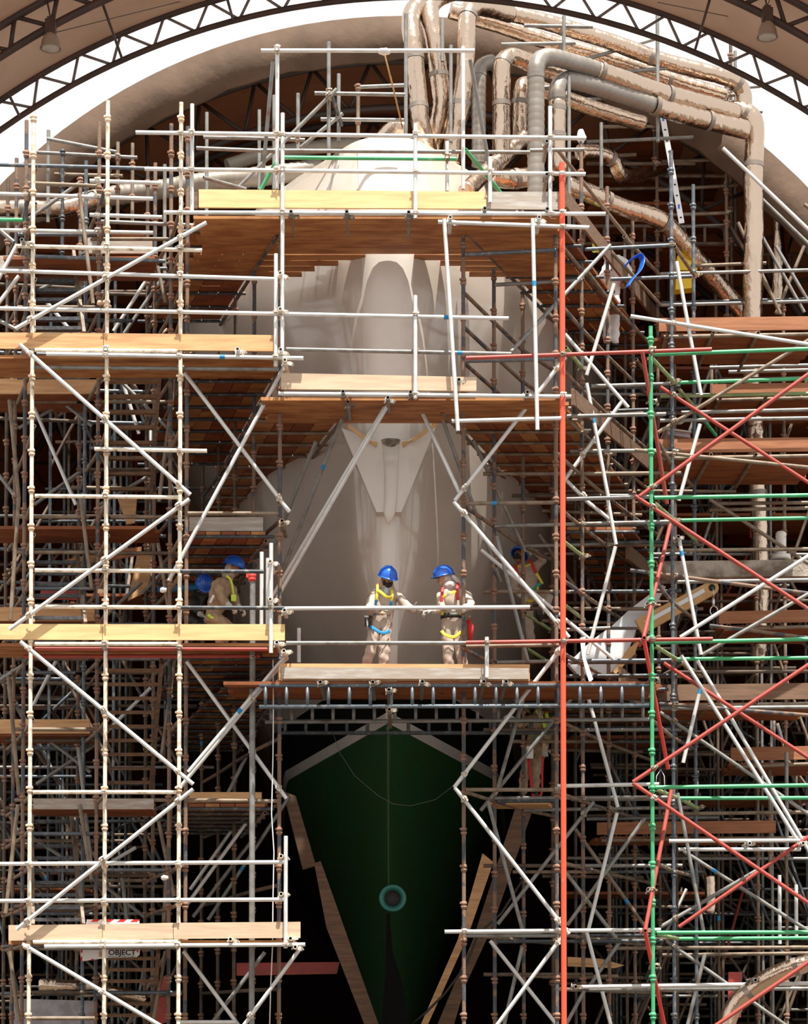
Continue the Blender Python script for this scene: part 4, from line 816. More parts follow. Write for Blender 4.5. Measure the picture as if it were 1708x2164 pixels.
# ================================================================ DUCTS
def catm(pts, k=6):
    out = []; n = len(pts)
    for i in range(n-1):
        p0, p1, p2, p3 = pts[max(0, i-1)], pts[i], pts[i+1], pts[min(n-1, i+2)]
        for j in range(k):
            t = j/k; out.append(.5*((2*p1)+(p2-p0)*t+(2*p0-5*p1+4*p2-p3)*t*t+(3*p1-p0-3*p2+p3)*t**3))
    return out+[pts[-1]]
def duct(name, m, pts, rpx, label, spiral=False, bands=(), k=6, rough=True, bandm='tape'):
    """pts = (px, py, Y)"""
    w = [P(*p) for p in pts]; c0 = w[0].copy()
    cp = catm([p-c0 for p in w], k); rad = rpx/PPM(sum(p[2] for p in pts)/len(pts))
    # resample
    L = [0]
    for a, c in zip(cp, cp[1:]): L.append(L[-1]+(c-a).length)
    step = .035; n = max(4, int(L[-1]/step)); out = []; j = 0
    for i in range(n+1):
        s = L[-1]*i/n
        while j < len(L)-2 and L[j+1] < s: j += 1
        out.append(cp[j].lerp(cp[j+1], (s-L[j])/max(1e-6, L[j+1]-L[j])))
    rr = []; ph = R.uniform(0, 6)
    for i in range(n+1):
        if spiral: rr.append(rad*(1.05 if i % 3 == 0 else 1.0))
        else: rr.append(rad*(1+.02*math.sin(i*.23+ph)+R.uniform(-.012, .012)-(.045 if i % 22 == 0 else 0)))
    b = MB(); b.sweep(out, rr, 22, upv=(.3, .2, 1) if abs((out[1]-out[0]).normalized().z) < .9 else None)
    root = obj(name, b, m, loc=c0); tag(root, label, 'duct')
    for t in bands:
        i = max(1, min(n-2, int(t*n))); b = MB(); b.sweep(out[max(0,i-1):i+2], rad*1.05, 22, cap=False); obj('joint_band', b, bandm, root)
    return root
duct('foil_duct', 'foil', [(935, -30, 3.4), (905, 2, 3.2), (874, 22, 3.0), (868, 60, 2.8), (875, 110, 2.7), (884, 210, 2.7), (888, 255, 2.7), (900, 300, 2.9), (912, 350, 3.3)], 20, 'silver foil duct dropping left of the other two above the bow', bands=(.5, .72))
duct('foil_duct', 'foil', [(960, -20, 3.6), (925, -5, 3.3), (907, 25, 3.1), (918, 90, 3.0), (930, 180, 3.0), (932, 228, 3.0), (920, 280, 3.1), (905, 330, 3.3)], 20.5, 'silver foil duct in the middle of the three above the bow', bands=(.62,))
duct('foil_duct', 'foil', [(1080, 30, 3.7), (1035, 17, 3.4), (1002, 14, 3.1), (988, 38, 2.9), (984, 130, 2.8), (974, 225, 2.8), (960, 280, 2.9), (953, 345, 3.0)], 19.5, 'silver foil duct on the right of the three above the bow', bands=(.35, .75))
duct('foil_duct', 'foil', [(1000, 10, 3.8), (1120, 38, 3.9), (1200, 60, 4.0), (1290, 88, 4.1), (1400, 128, 4.2), (1520, 160, 4.3), (1556, 175, 4.4), (1572, 200, 4.5), (1572, 240, 4.5)], 17, 'uppermost long silver duct running along the hangar edge to the right', bands=(.3, .6, .9))
duct('foil_duct', 'foil', [(950, 22, 4.3), (1060, 55, 4.4), (1160, 88, 4.5), (1300, 128, 4.6), (1420, 170, 4.7), (1535, 205, 4.8)], 17, 'second long silver duct running below the uppermost one', bands=(.4, .8))
duct('spiral_duct', 'duct', [(1133, 420, 2.3), (1133, 300, 2.3), (1133, 180, 2.3), (1134, 142, 2.3), (1145, 124, 2.4), (1172, 122, 2.5), (1220, 135, 2.7), (1262, 148, 2.9)], 18, 'grey spiral duct rising beside the white post and bending right', spiral=True, bands=(.58, .72), bandm='duct')
duct('foil_duct', 'foil', [(1262, 148, 2.9), (1340, 176, 3.2), (1420, 202, 3.6), (1500, 222, 4.0), (1555, 238, 4.3)], 19, 'foil continuation of the upper grey spiral duct', bands=(.03, .5))
duct('foil_duct', 'foil', [(1180, 360, 2.6), (1178, 300, 2.6), (1178, 215, 2.6)], 19, 'foil wrapped upright duct below the lower spiral elbow', bands=(.9, .5))
duct('spiral_duct', 'duct', [(1178, 215, 2.6), (1178, 190, 2.6), (1190, 172, 2.7), (1220, 172, 2.8), (1300, 195, 3.1), (1380, 222, 3.4)], 18, 'lower grey spiral duct bending right from the foil wrapped upright', spiral=True, bands=(.05, .25), bandm='duct')
duct('foil_duct', 'foil', [(1380, 222, 3.4), (1440, 240, 3.7), (1510, 258, 4.0), (1575, 274, 4.3)], 20, 'foil continuation of the lower grey spiral duct', bands=(.03, .6))
duct('foil_duct', 'foil', [(1540, 232, 4.5), (1572, 238, 4.5), (1592, 256, 4.5), (1595, 300, 4.5), (1592, 380, 4.5), (1594, 470, 4.5), (1592, 560, 4.5), (1590, 680, 4.6)], 21, 'fat silver duct dropping at the right edge of the hangar', bands=(.08, .32), k=5)
duct('foil_duct', 'foil', [(1590, 680, 4.6), (1588, 800, 4.9), (1598, 900, 5.1), (1600, 1000, 5.1), (1606, 1100, 5.1), (1610, 1250, 5.2), (1604, 1400, 5.2)], 19, 'silver duct going on down behind the right decks', bands=(.25, .5))
duct('foil_duct', 'foil', [(1650, 360, 5.6), (1648, 560, 5.6), (1645, 640, 5.6)], 17, 'short silver duct behind the right hand braces', bands=())
duct('foil_duct', 'foil', [(1060, 330, 3.0), (1060, 250, 3.0), (1060, 170, 3.0), (1063, 135, 3.0), (1078, 120, 3.1), (1110, 128, 3.2), (1150, 142, 3.3), (1280, 182, 3.7)], 19, 'silver duct rising and bending right behind the spiral duct', bands=(.25, .45))
duct('foil_duct', 'foil', [(1098, 300, 3.6), (1098, 240, 3.6), (1100, 195, 3.6), (1112, 178, 3.7), (1160, 195, 3.9), (1240, 225, 4.2), (1360, 262, 4.6)], 17, 'short silver duct just behind the grey spiral duct', bands=(.2,))
duct('spiral_duct', 'duct', [(1012, 350, 3.6), (1012, 250, 3.6), (1013, 165, 3.6), (1018, 140, 3.7), (1040, 130, 3.9)], 15, 'thin grey spiral duct right of the three foil ducts', spiral=True, bandm='duct', bands=(.75,))
duct('foil_duct', 'foil', [(985, 405, 2.2), (1020, 370, 2.6), (1060, 335, 3.0), (1110, 290, 3.4)], 18, 'silver duct slanting down to the top deck right of the bow', bands=(.5,))
duct('foil_duct', 'foil', [(1045, 372, 3.2), (1080, 378, 3.2), (1130, 372, 3.4)], 21, 'short lying silver duct behind the top toe board', bands=(.5,))
duct('foil_duct', 'foil', [(1195, 390, 3.6), (1250, 410, 3.9), (1320, 440, 4.2), (1380, 458, 4.4), (1415, 480, 4.6), (1470, 545, 5.0), (1540, 625, 5.4), (1590, 690, 5.6)], 19, 'long silver duct slanting down from the top deck to the right deck', bands=(.2, .45, .7))
duct('foil_duct', 'foil', [(1225, 322, 4.4), (1262, 322, 4.6), (1295, 338, 4.8), (1312, 370, 5.0), (1345, 372, 5.4), (1400, 350, 5.8)], 16, 'small bent silver duct under the long slanting ones', bands=(.3,))
duct('foil_duct', 'foil', [(800, 300, 4.6), (830, 270, 4.6), (860, 275, 4.6)], 16, 'silver duct elbow showing just behind the prow', bands=())
duct('spiral_duct', 'ductbeige', [(-20, 470, 5.0), (120, 440, 5.0), (230, 415, 5.2), (330, 402, 5.2), (430, 385, 5.2), (560, 372, 5.4), (680, 355, 5.6)], 20, 'large beige spiral duct crossing behind the stair tower top', spiral=True, bandm='ductbeige', bands=(.4, .8))
duct('spiral_duct', 'ductbeige', [(480, 350, 5.6), (560, 326, 5.8), (660, 312, 6.0), (760, 300, 6.2)], 14, 'thin beige duct above the large beige spiral duct', spiral=False, bands=())
duct('foil_duct', 'foil', [(-20, 440, 4.6), (60, 440, 4.6), (130, 440, 4.6), (200, 420, 4.8)], 17, 'crinkled foil duct at the left under the top rails', bands=(.3,))
duct('foil_duct', 'foil', [(84, 2082, 2.6), (130, 2084, 2.6), (180, 2088, 2.7), (250, 2100, 2.9), (305, 2112, 3.1)], 15, 'crinkled foil duct lying low behind the bottom stair', bands=(.4,))
duct('foil_duct', 'foil', [(1530, 2190, .5), (1550, 2130, .5), (1590, 2090, .4), (1640, 2058, .3), (1740, 2025, .2)], 19, 'shiny curved foil duct in the bottom right corner', bands=(.4, .8))
duct('foil_duct', 'foil', [(1500, 1930, 4.2), (1502, 1900, 4.2), (1500, 1850, 4.2)], 12, 'small upright foil duct low behind the red braces', bands=())
# ================================================================ SMALL THINGS
def thing_prism(name, pl, Y, th, m, lab, cat, parent=None):
    b = MB(); pts = [P(x, y, Y) for x, y in pl]; c = sum(pts, Vector())/len(pts); b.prism([p-c for p in pts], (0, th, 0)); o = obj(name, b, m, parent, loc=c)
    if lab: tag(o, lab, cat)
    return o
# white fins and tan arm right of the hull
fin = empty('stabiliser_fin', P(1300, 1340, 3.3)); tag(fin, 'white pointed fin assembly resting on the deck right of the hull', 'ship fin')
for nm, pl, Y, m in (('upper_fin', ((1292, 1324), (1332, 1287), (1400, 1236), (1408, 1240), (1388, 1275), (1352, 1325)), 3.5, 'finwhite'), ('lower_fin', ((1200, 1402), (1252, 1352), (1282, 1331), (1345, 1331), (1335, 1358), (1318, 1400), (1285, 1427), (1222, 1426)), 3.3, 'finwhite'), ('fin_foot', ((1296, 1420), (1326, 1372), (1352, 1352), (1342, 1382), (1322, 1402), (1302, 1424)), 3.2, 'fintan')):
    b = MB(); b.prism([P(x, y, Y) for x, y in pl], (0, .22, 0)); worldchild(nm, b, m, fin)
arm = empty('davit_arm', P(1350, 1340, 3.3)); tag(arm, 'tan arm with a white stripe and a hole at its rounded end', 'lifting arm')
import math as _m
a, c = P(1352, 1326, 3.1), P(1505, 1242, 3.1); d = (c-a).normalized(); nn = Vector((-d.z, 0, d.x)); h = .10
b = MB(); prof = [a-nn*h*1.1, c-nn*h]+[c+d*h*_m.cos(t)+nn*h*_m.sin(t) for t in [-_m.pi/2+_m.pi*i/10 for i in range(1, 10)]]+[c+nn*h, a+nn*h*1.3]
b.prism(prof, (0, .12, 0)); worldchild('arm_plate', b, 'fintan', arm)
b = MB(); b.bar(a+Vector((0, -.006, 0))+nn*.02+d*.1, c+Vector((0, -.006, 0))+nn*.02-d*.12, .01, .06, nn); worldchild('white_stripe', b, 'finwhite', arm)
Mx = Matrix.Rotation(math.pi/2, 3, 'X')
b = MB(); b.lathe([(.03, 0), (.05, .005), (.05, .01), (0, .012)], 16, Mx, c); worldchild('eye_hole', b, 'black', arm)
hk = empty('lifting_hook', P(1507, 1245, 3.0)); tag(hk, 'chrome snap hook and ring hanging from the tan arm', 'hook')
b = MB(); b.sweep([P(1507, 1242, 3.0), P(1509, 1262, 3.0)], .008, 6); worldchild('link', b, 'chrome', hk)
b = MB(); b.sweep([P(1508, 1262, 3.0), P(1508, 1282, 3.0)], .022, 8); worldchild('hook_body', b, 'chrome', hk)
b = MB(); rc = P(1509, 1291, 3.0); b.sweep([rc+Vector((.055*math.cos(t), 0, .07*math.sin(t))) for t in [i*math.pi/8 for i in range(17)]], .009, 6); worldchild('ring', b, 'chrome', hk)
# level staff
st = empty('levelling_staff', P(1440, 470, 4.8)); tag(st, 'long white perforated aluminium strip leaning through the upper right scaffold', 'staff')
b = MB(); b.bar(P(1383, 148, 4.9), P(1441, 472, 4.9), .085, .03, (0, -1, 0)); worldchild('strip', b, 'aluminium', st)
for k in range(14):
    t = (k+.5)/14; p = P(1383, 148, 4.9).lerp(P(1441, 472, 4.9), t); b = MB(); b.box(p+Vector((0, -.012, 0)), .016, .006, .012 if k % 4 else .035); worldchild('slot', b, 'ink' if k % 4 else 'blue', st)
# white wrapped post top and tape on the high rail
def cloth(px, py, Y, rx, rz, m, lab, seed=1, name='cloth_wrap'):
    rr = random.Random(seed); b = MB(); vs = []; n, k = 12, 8
    for j in range(k+1):
        a = -math.pi/2+math.pi*j/k
        for i in range(n):
            t = 2*math.pi*i/n; q = 1+rr.uniform(-.18, .18); vs.append((rx*q*math.cos(a)*math.cos(t), rx*.8*q*math.cos(a)*math.sin(t), rz*math.sin(a)*q))
    b.add(vs, [(j*n+i, j*n+(i+1) % n, (j+1)*n+(i+1) % n, (j+1)*n+i) for j in range(k) for i in range(n)], True)
    tag(obj(name, b, m, loc=P(px, py, Y)), lab, 'cloth')
cloth(1229, 289, 1.95, .065, .10, 'whitecloth', 'white cloth bundled round the post top right of the deck', 1)
cloth(812, 109, .05, .085, .04, 'whitecloth', 'white wrapping bound round the high rail where the rope hangs', 2)
cloth(1435, 890, 2.6, .07, .05, 'scarf', 'pinkish rag lying on the grey tray at the right', 3)
cloth(575, 1203-0, .3, .02, .02, 'whitecloth', 'small white rag tied to the scaffold beside the crouching worker', 4)
cloth(345, 1247, .4, .05, .035, 'whitecloth', 'white rag tied to the tower left of the crouching worker', 5)
cloth(213, 1250, .3, .045, .035, 'scarfpeach', 'pale rag tied beside the middle cream upright', 6)
cloth(348, 1855, .4, .05, .035, 'whitecloth', 'pale rag tied to the tower above the lowest left deck', 7)
cloth(212, 640, .3, .05, .035, 'scarfpeach', 'pale rag tied to the tower above the upper left deck', 8)
b = MB(); b.sweep([P(813, 114, 0), P(832, 190, .3), P(851, 270, .7)], .012, 6); tag(obj('rope', b, 'rope'), 'thin orange rope hanging from the high rail behind the prow', 'rope')
b = MB(); b.sweep([P(x, y, .3) for x, y in ((577, 1395), (578, 1500), (577, 1600), (574, 1720), (579, 1800), (577, 1900), (576, 2000), (572, 2090), (570, 2170))], .008, 6); tag(obj('rope', b, 'ropewhite'), 'thin white rope hanging beside the thick grey support post', 'rope')
b = MB(); b.sweep([P(x, y, 1.6) for x, y in ((1386, 1660), (1388, 1640), (1397, 1626), (1404, 1640), (1406, 1680))], .006, 6); tag(obj('rope', b, 'ropewhite'), 'white wire loop hung on the green upright', 'rope')
# folded paper-like bundle beside the orange pole
b = MB(); b.prism([P(x, y, 1.6) for x, y in ((1226, 1348), (1238, 1345), (1236, 1385), (1254, 1435), (1246, 1443), (1236, 1410), (1230, 1385))], (0, .03, 0)); tag(obj('cloth_bundle', b, 'whitecloth'), 'twisted strip of white cloth hanging right of the orange pole', 'cloth')
# red collar of the support post
c = P(533, 1221, .4); b = MB(); b.lathe([(.041, -.05), (.055, -.05), (.055, -.01), (.048, 0), (.055, .01), (.055, .06), (.041, .06)], 16, None, c); b.box(c+Vector((-.06, 0, .03)), .02, .02, .03)
tag(obj('post_collar', b, 'redbright'), 'bright red collar clamped on the thick grey post', 'collar')
# blue bin/pipe behind
b = MB(); b.sweep([P(333, 1246, 3.2), P(425, 1240, 3.2)], .045, 12); tag(obj('plastic_pipe', b, 'bluestrap'), 'blue plastic pipe lying behind the crouching workers', 'pipe')
b = MB(); b.sweep([P(1108, 1474, 2.2), P(1144, 1473, 2.2)], .024, 10); tag(obj('plastic_pipe', b, 'blue'), 'short bright blue tube lying above the low right worker', 'pipe')
# grey tray on the right deck
tr = empty('tray', P(1435, 905, 2.6)); tag(tr, 'grey wooden tray standing on the right deck behind the green pole', 'tray')
for nm, pl, Y in (('tray_side', ((1409, 906), (1458, 913), (1460, 925), (1413, 918)), 2.5),):
    b = MB(); b.prism([P(x, y, Y) for x, y in pl], (0, .5, 0)); worldchild(nm, b, 'tray', tr)
b = MB(); b.prism([P(x, y, 2.45) for x, y in ((1406, 903), (1462, 911), (1462, 914), (1406, 907))], (0, .6, 0)); worldchild('tray_rim', b, 'woodgrey', tr)
# yellow tool box and tags upper right
tb = thing_prism('tool_box', ((1430, 575), (1468, 580), (1466, 608), (1428, 612)), 4.7, .25, 'toolyellow', 'yellow tool box on the upper right deck between dark uprights', 'tool box')
tb = thing_prism('tool_box', ((1432, 540), (1472, 536), (1474, 572), (1430, 570)), 4.9, .2, 'toolyellow', 'yellow machine case just above the yellow tool box', 'tool box')
# blue strap ring
b = MB(); pts = [P(1318, 566, 3.0), P(1335, 548, 3.0), P(1352, 540, 3.1), P(1358, 552, 3.1), P(1352, 572, 3.0), P(1336, 590, 2.9), P(1326, 606, 2.8)]
vs = []; cp = catm(pts, 5); b.sweep(cp, .055, 8, ry=.12, upv=(0, 0, 1)); tag(obj('webbing_strap', b, 'blue'), 'bright blue webbing strap hanging in a loop beside the white shirt', 'strap')
b = MB(); b.prism([P(x, y, 5.0) for x, y in ((1586, 655), (1594, 655), (1594, 668), (1586, 668))], (0, .06, 0)); tag(obj('red_valve_box', b, 'redbright'), 'small red box standing behind the upper right toe board', 'box')
# panels seen in the stair tower
for lab, pl, Y, m in (('tan plywood sheet leaning behind the stairs above the middle left deck', ((245, 1045), (290, 1045), (285, 1105), (268, 1108)), 3.0, 'wood'), ('orange plank end behind the stairs under the landing', ((105, 1192), (150, 1180), (225, 1165), (300, 1155), (298, 1172), (180, 1195)), 3.0, 'deck2'), ('dark red panel low behind the black tread stairs', ((88, 1230), (165, 1232), (165, 1268), (84, 1266)), 3.2, 'red'), ('plywood sheet leaning at the left behind the upper stairs', ((290, 1170), (330, 1165), (310, 1250), (270, 1270)), 3.4, 'wood'), ('dark red tarpaulin strip left of the green hull', ((500, 2035), (718, 2033), (712, 2058), (500, 2062)), 4.6, 'red'), ('grey tarpaulin sheet low behind the bottom stair', ((20, 2110), (200, 2115), (200, 2170), (20, 2170)), 3.4, 'tray'), ('dark red box behind the bottom stair', ((335, 2070), (352, 2060), (352, 2160), (325, 2170)), 3.0, 'red'), ('orange plywood strip behind the bottom of the orange pole', ((1200, 2022), (1270, 2026), (1320, 2040), (1300, 2046), (1200, 2042)), 3.6, 'wood'), ('dark red post stump beside the curved foil duct', ((1540, 2054), (1569, 2054), (1566, 2150), (1538, 2150)), 2.4, 'red')):
    thing_prism('panel', pl, Y, .03, m, lab, 'panel')
# folded sign
def sign(pl, Y, lab, txt=None):
    root = empty('warning_sign', P(pl[0][0], pl[0][1], Y)); tag(root, lab, 'sign'); b = MB(); b.prism([P(x, y, Y) for x, y in pl], (0, .004, 0)); worldchild('sign_panel', b, 'sign', root); return root
def flat(root, name, pl, Y, m): b = MB(); b.prism([P(x, y, Y) for x, y in pl], (0, .002, 0)); worldchild(name, b, m, root)
SY = .75
s1 = sign(((184, 1943), (294, 1943), (298, 1975), (295, 2018), (288, 2023), (230, 2024), (176, 2031), (170, 2031), (170, 2006)), SY, 'white warning sign with red striped edge behind the lowest left toe board')
for k in range(4): flat(s1, 'red_stripe', ((198+k*28, 1943), (212+k*28, 1943), (205+k*28, 1948), (191+k*28, 1948)), SY-.003, 'signred')
flat(s1, 'red_stripe', ((170, 2024), (174, 2020), (174, 2031), (170, 2031)), SY-.003, 'signred'); flat(s1, 'red_stripe', ((171, 2008), (174, 2006), (175, 2012), (171, 2014)), SY-.003, 'signred'); flat(s1, 'red_stripe', ((190, 2029), (198, 2025), (198, 2029), (194, 2030)), SY-.003, 'signred')
flat(s1, 'red_stripe', ((289, 2007), (293, 2007), (292, 2012), (289, 2012)), SY-.003, 'signred')
flat(s1, 'tan_patch', ((209, 2010), (220, 2010), (220, 2022), (209, 2022)), SY-.003, 'woodpale')
def text(root, s, px, py, Y, hpx, m, bold=0, name='lettering', sx=1.0):
    cu = bpy.data.curves.new('lettering', 'FONT'); cu.body = s; cu.size = hpx/PPM(Y)/.70; cu.extrude = .001; cu.offset = bold; cu.align_x = 'LEFT'
    o = bpy.data.objects.new(name, cu); COL.objects.link(o); dg = bpy.context.evaluated_depsgraph_get(); me = bpy.data.meshes.new_from_object(o.evaluated_get(dg)); COL.objects.unlink(o); bpy.data.objects.remove(o)
    me.materials.clear(); me.materials.append(MATS[m]); o = bpy.data.objects.new(name, me); COL.objects.link(o); p = P(px, py, Y); o.parent = root; o.location = p-root.location; o.rotation_euler = (math.pi/2, 0, 0); o.scale = (sx, 1, 1)
text(s1, 'OBJECT', 229, 2018, SY-.006, 10.5, 'ink', .0018, sx=1.12)
text(s1, 'Occupational Health & Safety', 228, 2023.0, SY-.006, 3.6, 'teallabel', 0, sx=.95)
# ================================================================ PEOPLE
def skin_mesh(verts, edges, radii, root=0, sub=2):
    me = bpy.data.meshes.new('body'); me.from_pydata([tuple(v) for v in verts], edges, []); o = bpy.data.objects.new('tmp', me); COL.objects.link(o)
    md = o.modifiers.new('s', 'SKIN'); md.use_smooth_shade = True
    if not me.skin_vertices: 
        bpy.context.view_layer.objects.active = o
    for i, sv in enumerate(me.skin_vertices[0].data):
        r = radii[i]; sv.radius = (r, r) if not isinstance(r, tuple) else r; sv.use_root = (i == root)
    s = o.modifiers.new('ss', 'SUBSURF'); s.levels = sub; s.render_levels = sub
    dg = bpy.context.evaluated_depsgraph_get(); dg.update(); m2 = bpy.data.meshes.new_from_object(o.evaluated_get(dg)); COL.objects.unlink(o); bpy.data.objects.remove(o)
    return m2
def graph(chains, J, rad):
    names = []; ed = []
    for ch in chains:
        for a in ch:
            if a not in names: names.append(a)
        for a, c in zip(ch, ch[1:]): ed.append((names.index(a), names.index(c)))
    return [J[n_] for n_ in names], ed, [rad[n_] for n_ in names]
def hand(b, wpt, fdir, curl, side, s=1.0):
    """palm with four bent fingers and a thumb; fdir = finger direction, curl = direction the fingers bend to"""
    f = fdir.normalized(); c = (curl-f*curl.dot(f)).normalized(); sd = f.cross(c)*side
    M = Matrix((sd, f, c)).transposed()
    b.ellipsoid(wpt+f*.045*s, .043*s, .056*s, .019*s, M, 12, 8)
    for k, L in enumerate((.070, .080, .074, .058)):
        base = wpt+f*.082*s+sd*(.030-.020*k)*s
        p = [base-f*.02*s, base+f*L*.38*s+c*.004, base+f*L*.62*s+c*L*.42*s, base+f*L*.45*s+c*L*.85*s]
        b.sweep(p, [.0105*s, .0105*s, .0095*s, .008*s], 7)
    base = wpt+f*.03*s+sd*.036*s
    b.sweep([base, base+sd*.028*s+f*.02*s+c*.012*s, base+sd*.022*s+f*.045*s+c*.036*s], [.013*s, .012*s, .009*s], 7)
def hat(root, c, M, m='blue', name='hard_hat'):
    b = MB(); b.ellipsoid(c, .125, .150, .135, M, 20, 8, z0=0, z1=1)
    n = 24; vs = []
    for rr, zz in ((1.0, .004), (1.10, -.006), (1.10, -.014), (.98, -.012)):
        for k in range(n):
            a = 2*math.pi*k/n; fx = 1+.22*max(0, -math.sin(a))**3*(1 if rr > 1.05 else 0); vs.append(c+M @ Vector((.125*rr*math.cos(a), .150*rr*fx*math.sin(a), zz)))
    b.add(vs, [(j*n+k, j*n+(k+1) % n, (j+1)*n+(k+1) % n, (j+1)*n+k) for j in range(3) for k in range(n)], True)
    for x in (-.03, 0, .03): b.sweep([c+M @ Vector((x, .150*math.cos(t)*.97, .137*math.sin(t)*math.sqrt(max(0, 1-(x/.125)**2)))) for t in [math.pi*i/12 for i in range(1, 12)]], .007, 6)
    h = worldchild(name, b, m, root)
    return h
def head_mesh(b, c, M, beard=False):
    """face looks along -Y of M"""
    b.ellipsoid(c, .076, .094, .112, M, 20, 14)
    f = lambda x, y, z: c+M @ Vector((x, y, z))
    b.ellipsoid(f(0, -.072, -.055), .040, .030, .045, M, 12, 8)         # jaw
    b.sweep([f(0, -.088, .018), f(0, -.112, -.012), f(0, -.098, -.020)], [.009, .014, .010], 8)   # nose
    for s_ in (-1, 1):
        b.ellipsoid(f(s_*.077, .005, -.005), .010, .020, .032, M, 8, 6); b.ellipsoid(f(s_*.030, -.082, .026), .022, .010, .007, M, 8, 6)
    b.cur = 1
    for s_ in (-1, 1): b.ellipsoid(f(s_*.030, -.087, .010), .013, .007, .006, M, 8, 6); b.ellipsoid(f(s_*.030, -.088, .032), .020, .006, .004, M, 8, 5)
    b.ellipsoid(f(0, -.100, -.045), .022, .006, .005, M, 8, 5)
    if beard:
        b.ellipsoid(f(0, -.070, -.068), .052, .042, .042, M, 14, 8); b.ellipsoid(f(0, -.100, -.034), .028, .010, .007, M, 10, 6)
        for s_ in (-1, 1): b.ellipsoid(f(s_*.056, -.038, -.050), .016, .034, .042, M, 10, 7)
    b.cur = 0
def orient(yaw, pitch=0, roll=0):
    return Matrix.Rotation(yaw, 3, 'Z') @ Matrix.Rotation(pitch, 3, 'X') @ Matrix.Rotation(roll, 3, 'Y')
def person(J, label, yaw, pitch=0, roll=0, cover='coverall', skinm='skin', beard=False, hatm='blue', hands=None, gloves=True, boots=True, group=None, hide_head=False):
    J = {k: P(*v) for k, v in J.items()}
    root = empty('person', (J['pelvis'].x, J['pelvis'].y, min(J['ank_l'].z, J['ank_r'].z)-.08)); tag(root, label, 'person', group)
    J['mid'] = J['pelvis'].lerp(J['chest'], .5)
    for s_ in 'lr':
        J['ub_'+s_] = J['sho_'+s_].lerp(J['elb_'+s_], .5); J['fa_'+s_] = J['elb_'+s_].lerp(J['wri_'+s_], .45); J['th_'+s_] = J['hip_'+s_].lerp(J['kne_'+s_], .45); J['sh_'+s_] = J['kne_'+s_].lerp(J['ank_'+s_], .4)
    ch = [['pelvis', 'mid', 'chest', 'neck', 'head']]+[[ 'chest', 'sho_'+s_, 'ub_'+s_, 'elb_'+s_, 'fa_'+s_, 'wri_'+s_] for s_ in 'lr']+[['pelvis', 'hip_'+s_, 'th_'+s_, 'kne_'+s_, 'sh_'+s_, 'ank_'+s_] for s_ in 'lr']
    rb = dict(pelvis=.12, mid=.115, chest=.125, neck=.048, head=.06); rc = dict(pelvis=.145, mid=.14, chest=.15, neck=.075, head=.06)
    for s_ in 'lr':
        rb.update({'sho_'+s_: .052, 'ub_'+s_: .045, 'elb_'+s_: .038, 'fa_'+s_: .036, 'wri_'+s_: .026, 'hip_'+s_: .082, 'th_'+s_: .075, 'kne_'+s_: .052, 'sh_'+s_: .050, 'ank_'+s_: .036})
        rc.update({'sho_'+s_: .070, 'ub_'+s_: .073, 'elb_'+s_: .062, 'fa_'+s_: .056, 'wri_'+s_: .043, 'hip_'+s_: .105, 'th_'+s_: .100, 'kne_'+s_: .080, 'sh_'+s_: .076, 'ank_'+s_: .068})
    v, e, r = graph(ch, J, rb); me = skin_mesh(v, e, r)
    M = orient(yaw, pitch, roll); hc = J['head']
    b = MB(); head_mesh(b, hc, M, beard)
    hm = MB(); 
    hm.v = [tuple(x.co) for x in me.vertices]; hm.f = [tuple(p.vertices) for p in me.polygons]; hm.sm = [True]*len(hm.f); hm.mi = [0]*len(hm.f)
    o = len(hm.v); hm.v += b.v; hm.f += [tuple(i+o for i in f_) for f_ in b.f]; hm.sm += b.sm; hm.mi += b.mi
    if not gloves:
        for s_, (fd, cu) in (hands or {}).items(): 
            hb = MB(); hand(hb, J['wri_'+s_], Vector(fd), Vector(cu), 1 if s_ == 'l' else -1); o = len(hm.v); hm.v += hb.v; hm.f += [tuple(i+o for i in f_) for f_ in hb.f]; hm.sm += hb.sm; hm.mi += hb.mi
    worldchild('body', hm, [skinm, 'beard'], root)
    ch2 = [c_ for c_ in ch]; ch2[0] = ['pelvis', 'mid', 'chest', 'neck2']; J['neck2'] = J['chest'].lerp(J['neck'], .75); rc['neck2'] = .07
    v, e, r = graph(ch2, J, rc); me = skin_mesh(v, e, r)
    # soft folds
    for vx in me.vertices:
        q = vx.co; w = .006*math.sin(q.z*47+q.x*23)+.005*math.sin(q.x*61-q.z*29+q.y*31); vx.co = q+Vector(vx.normal)*w
    me.materials.clear(); me.materials.append(MATS[cover]); cm = bpy.data.objects.new('coverall', me); COL.objects.link(cm); cm.parent = root; cm.matrix_parent_inverse = Matrix.Translation(root.location).inverted()
    # collar
    b = MB(); ax = (J['neck']-J['chest']).normalized(); q = ax.to_track_quat('Z', 'Y').to_matrix(); b.lathe([(.085, -.03), (.078, .02), (.070, .045), (.066, .02)], 16, q, J['chest'].lerp(J['neck'], .85)); worldchild('collar', b, cover, root)
    if hatm: hat(root, hc+M @ Vector((0, 0, .035)), M, hatm)
    if gloves:
        for s_, (fd, cu) in (hands or {}).items():
            b = MB(); hand(b, J['wri_'+s_]+Vector(fd).normalized()*.01, Vector(fd), Vector(cu), 1 if s_ == 'l' else -1, 1.12); b.sweep([J['wri_'+s_]-Vector(fd).normalized()*.03, J['wri_'+s_]+Vector(fd).normalized()*.03], [.042, .036], 10); worldchild('glove', b, 'glove', root)
